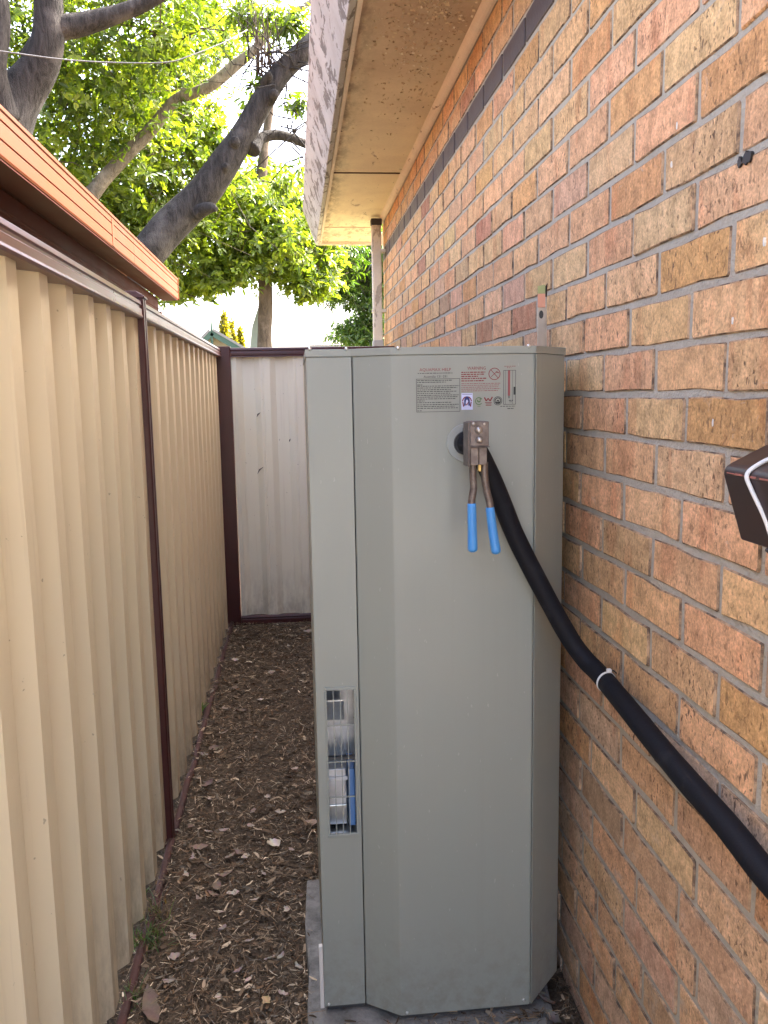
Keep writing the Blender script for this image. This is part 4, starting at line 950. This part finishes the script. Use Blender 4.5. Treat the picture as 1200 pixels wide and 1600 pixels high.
limb('branch_stub', [atY(302, 335, YBt), atY(318, 328, YBt - .10), atY(330, 325, YBt - .18), atY(338, 328, YBt - .22)], [.10, .068, .048, .022], M['bark'], tb, 12, 6, .08, 6)
for (x, y, rr) in ((366, 222, .06), (428, 148, .055), (352, 262, .04), (418, 120, .05)):
    P = atY(x, y, YBt - .14); limb('burl', [P + Vector((-.03, .08, -.03)), P, P + Vector((.012, -.05, .012)), P + Vector((.015, -.07, .015))], [rr * 1.3, rr, rr * .75, rr * .3], M['bark'], tb, 10, 4, .25, 7 + x)
mb = MB()
for i in range(26):
    x0 = rng.uniform(400, 428); a = atY(x0, rng.uniform(100, 130), YBt - .05); h = rng.uniform(.35, 1.0)
    mb.tube([a, a + Vector((rng.gauss(0, .03), rng.gauss(0, .05), h * .5)), a + Vector((rng.gauss(-.02, .09), rng.gauss(0, .08), h))], [.006, .0045, .002], 5)
mb.build('water_shoots', M['bark_far'], tb, 0, 2, True)
lb = [B(455, 40, 8.9, 40, 30), B(440, 285, 9.4, 26, 20), B(400, 130, 8.8, 16, 14), B(465, 160, 8.8, 22, 20), B(395, 20, 9.0, 45, 26), B(462, 260, 8.9, 16, 18), B(385, 150, 9.0, 10, 12)]
crown_mesh('crown', M['leafA'], tb, lb, 1300, .11, .026, PALA[:4], 22, 5, .5)
twigs(tb, [atY(x, y, YBt) for x, y in ((440, 130), (460, 200), (430, 90), (455, 110), (470, 230), (395, 100))], 46, (.3, .9), M['bark'], 8, .1)
# tree with the slim pale diagonal limb
YC = 10.2
tc = thing('slim_limb_tree', 'leafy tree with slim pale diagonal limb left of the leaning trunk', 'tree', (atY(60, 560, YC).x, YC, 0))
sl_ = [Vector((atY(60, 600, YC).x, YC, -.05)), Vector((atY(70, 560, YC).x, YC, 1.3)), atY(95, 390, YC), atY(148, 298, YC), atY(185, 255, YC), atY(232, 210, YC), atY(275, 160, YC), atY(320, 140, YC), atY(362, 108, YC), atY(400, 78, YC), atY(425, 45, YC), atY(470, 15, YC), atY(520, -15, YC)]
limb('trunk', sl_, [.16, .14, .12, .088, .082, .074, .066, .062, .060, .052, .042, .034, .024], M['bark_pale'], tc, 14, 8, .12, 9)
lc = [B(250, 230, 11.5, 95, 75), B(300, 180, 11.6, 60, 45), B(320, 260, 11.8, 65, 60), B(230, 320, 11.6, 90, 60), B(170, 330, 11.4, 70, 60), B(280, 360, 11.8, 80, 60), B(120, 320, 11.3, 70, 60), B(290, 90, 11.8, 70, 50), B(230, 130, 12, 80, 60), B(355, 60, 11.8, 45, 35), B(340, 230, 11.6, 50, 45), B(210, 410, 11.6, 80, 50)]
crown_mesh('crown', M['leafA'], tc, lc, 18500, .098, .040, PALA[1:], 23)
twigs(tc, [tuple(b[0]) for b in lc], 110, (.5, 1.4), M['bark_pale'], 6)
# tree with the straight trunk beyond the back fence
YD = 12.6
td_ = thing('straight_tree', 'leafy tree with straight brown trunk rising beyond the back fence', 'tree', (atY(413, 560, YD).x, YD, 0))
limb('trunk', [Vector((atY(415, 560, YD).x, YD, -.05)), atY(414, 560, YD), atY(412, 480, YD), atY(411, 400, YD), atY(405, 320, YD), atY(412, 240, YD), atY(428, 120, YD)], [.115, .108, .104, .100, .085, .07, .04], M['bark_far'], td_, 16, 8, .06, 10)
limb('limb', [atY(411, 400, YD), atY(380, 340, YD), atY(340, 300, YD + .3), atY(310, 240, YD + .5)], [.07, .05, .035, .02], M['bark_far'], td_, 10, 6, .06, 11)
limb('limb', [atY(410, 380, YD), atY(445, 320, YD), atY(475, 280, YD + .3), atY(490, 240, YD + .5)], [.07, .05, .035, .02], M['bark_far'], td_, 10, 6, .06, 12)
ld = [B(400, 330, 12.4, 75, 55), B(350, 380, 12.2, 70, 50), B(440, 380, 12.3, 65, 50), B(310, 430, 12.4, 60, 32), B(380, 420, 12.3, 60, 30), B(455, 420, 12.6, 50, 28), B(450, 320, 12.8, 45, 40), B(480, 365, 12.8, 40, 50), B(360, 300, 12.8, 50, 40), B(285, 450, 12.4, 34, 20), B(420, 270, 13, 30, 30), B(500, 420, 12.8, 35, 35), B(265, 465, 12.0, 24, 14), B(475, 440, 12.5, 40, 20), B(330, 440, 12.2, 40, 20), B(505, 448, 12.7, 34, 20), B(478, 462, 12.6, 26, 12), B(515, 395, 12.9, 26, 36)]
crown_mesh('crown', M['leafA'], td_, ld, 17500, .104, .042, PALA[1:], 24)
twigs(td_, [tuple(b[0]) for b in ld], 90, (.4, 1.1), M['bark_far'], 7)
# fine-leaved tree behind the downpipe
YE = 14.5
te = thing('fine_leaved_tree', 'fine-leaved green tree framed between eave end and downpipe', 'tree', (atY(590, 560, YE).x, YE, 0))
limb('trunk', [Vector((atY(600, 560, YE).x, YE, -.05)), atY(598, 560, YE), atY(580, 470, YE), atY(560, 400, YE), atY(550, 320, YE)], [.14, .13, .10, .07, .03], M['bark_far'], te, 12, 6, .06, 13)
le = [B(550, 410, 14.4, 45, 35), B(530, 440, 14.2, 32, 26), B(572, 430, 14.6, 40, 40), B(560, 350, 14.6, 50, 40), B(570, 500, 14.6, 30, 30), B(545, 520, 14.4, 34, 20), B(585, 480, 14.4, 26, 44), B(610, 420, 14.6, 50, 60), B(520, 400, 14.6, 26, 30), B(575, 535, 14.4, 40, 22), B(540, 455, 14.4, 30, 12), B(520, 462, 14.2, 22, 14), B(556, 470, 14.3, 24, 14), B(535, 400, 13.8, 40, 40)]
crown_mesh('crown', M['leafD'], te, le, 15000, .12, .030, [(.040, .070, .02), (.064, .105, .024), (.095, .14, .03), (.13, .18, .036)], 25, 8, .4)
twigs(te, [tuple(b[0]) for b in le], 60, (.4, 1.0), M['bark'], 9)

# golden conifers far behind
for i, (px, top, hw, lb_) in enumerate([(349, 485, 9.5, 'tallest golden conifer behind the green gable'), (362, 502, 7.0, 'middle golden conifer of the three behind the gable'), (375, 512, 7.5, 'shortest golden conifer right of the green gable')]):
    YF = 34 + i; c0 = atY(px, top, YF); k = YF / F_PX; base = Vector((c0.x, YF, 0))
    tr = thing('conifer', lb_, 'conifer', base, 'golden conifers behind the gable')
    limb('trunk', [base, Vector((c0.x, YF, c0.z * .5)), Vector((c0.x, YF, c0.z * .96))], [.10, .07, .02], M['bark_far'], tr, 8, 4, .05, i)
    bl = []
    for j in range(14):
        tt = j / 13; z = .5 + (c0.z - .7) * tt; w = hw * k * (1 - max(0, tt - .72) / .28 * .8); bl.append((Vector((c0.x, YF, z)), (w, w, .30)))
    crown_mesh('crown', M['conifer'], tr, bl, 9000, .16, .07, [(.10, .10, .016), (.15, .14, .02), (.20, .18, .025)], 30 + i, 4, -.6)

# ------------------------------------------------------------------ far houses, mast, sheet, wire
YH = 26.0
fh = thing('gable_house', 'far cream house gable with green barge boards above the back fence', 'house', (atY(335, 560, YH).x, YH, 0))
ap, l_, r2 = atY(332, 520, YH), atY(296, 556, YH), atY(392, 556, YH)
MB().prism([(l_.x + .05, 0), (r2.x - .05, 0), (r2.x - .05, r2.z), (ap.x, ap.z - .08), (l_.x + .05, l_.z)], 'y', YH, YH + 6).build('wall', M['far_cream'], fh)
def barge(p, q):
    d = Vector((q.x - p.x, 0, q.z - p.z)).normalized(); nn = Vector((-d.z, 0, d.x)); 
    if nn.z < 0: nn = -nn
    w = .10; P = [p - nn * w, q - nn * w, q + nn * w, p + nn * w]
    MB().prism([(v.x, v.z) for v in P], 'y', YH - .30, YH - .22).build('barge_board', M['far_green'], fh)
    P = [p + nn * (w - .05), q + nn * (w - .05), q + nn * (w + .02), p + nn * (w + .02)]
    MB().prism([(v.x, v.z) for v in P], 'y', YH - .32, YH + 6.2).build('roof_slope', M['far_tile'], fh)
barge(l_ - Vector((.3, 0, .3)), ap); barge(ap, r2 + Vector((.3, 0, -.17)))
MB().tube([ap + Vector((0, -.26, -.5)), ap + Vector((0, -.26, .1)), ap + Vector((0, -.26, .42))], [.04, .035, .012], 8).build('finial', M['far_green'], fh)
YR = 21.0
rh = thing('tiled_roof_house', 'far grey tiled hip roof behind the heater top', 'house', (atY(560, 560, YR).x, YR, 0))
e0, e1, rid = atY(484, 541, YR), atY(760, 541, YR), atY(575, 492, YR)
MB().box((e0.x + .4, YR + .3, 0), (e1.x, YR + 8, e0.z)).build('wall', M['far_cream'], rh)
NR = 12
for j in range(NR):
    t0, t1 = j / NR, (j + 1) / NR
    a = e0.lerp(Vector((rid.x, YR + 2.6, rid.z)), t0); b = e0.lerp(Vector((rid.x, YR + 2.6, rid.z)), t1 + .02)
    mb = MB(); mb.add([(a.x, a.y, a.z + .03), (e1.x, a.y, a.z + .03), (e1.x, b.y, b.z), (b.x, b.y, b.z), (a.x, a.y, a.z - .02), (e1.x, a.y, a.z - .02), (e1.x, b.y, b.z - .05), (b.x, b.y, b.z - .05)], [(0, 1, 2, 3), (7, 6, 5, 4), (0, 4, 5, 1), (1, 5, 6, 2), (2, 6, 7, 3), (3, 7, 4, 0)]); mb.build('tile_course', M['far_tile'], rh)
YM = 19.0; mp_ = atY(478, 470, YM)
ms = thing('mast', 'thin grey mast standing alone beyond the back fence', 'pole', (mp_.x, YM, 0))
MB().tube([(mp_.x, YM, 0), (mp_.x, YM, mp_.z * .6), (mp_.x, YM, mp_.z)], [.022, .018, .010], 8).build('shaft', M['pvc'], ms)
MB().tube([(mp_.x, YM, mp_.z - .02), (mp_.x - .04, YM, mp_.z + .10), (mp_.x - .14, YM, mp_.z + .20)], [.010, .008, .005], 6).build('tip', M['pvc'], ms)
YS = 12.9; q = [atY(x, y, YS) for x, y in ((404, 478), (408, 475), (408, 560), (389, 560), (394, 510), (399, 494))]
setp(MB().prism([(v.x, v.z) for v in q], 'y', YS, YS + .03).build('leaning_sheet', M['pale_green'], None, .004, 1), 'pale green sheet propped against the straight tree trunk', 'sheet')
wp = catmull([atY(-160, 62, 7.0), atY(0, 80, 7.3), atY(100, 93, 7.5), atY(190, 98, 7.7), atY(262, 97, 7.8), atY(300, 86, 7.9), atY(350, 66, 8.1), atY(386, 47, 8.3)], 8)
setp(MB().tube(wp, .0055, 6).build('overhead_wire', M['wire'], None, 0, 2, True), 'silver overhead cable sagging across the foliage', 'wire')
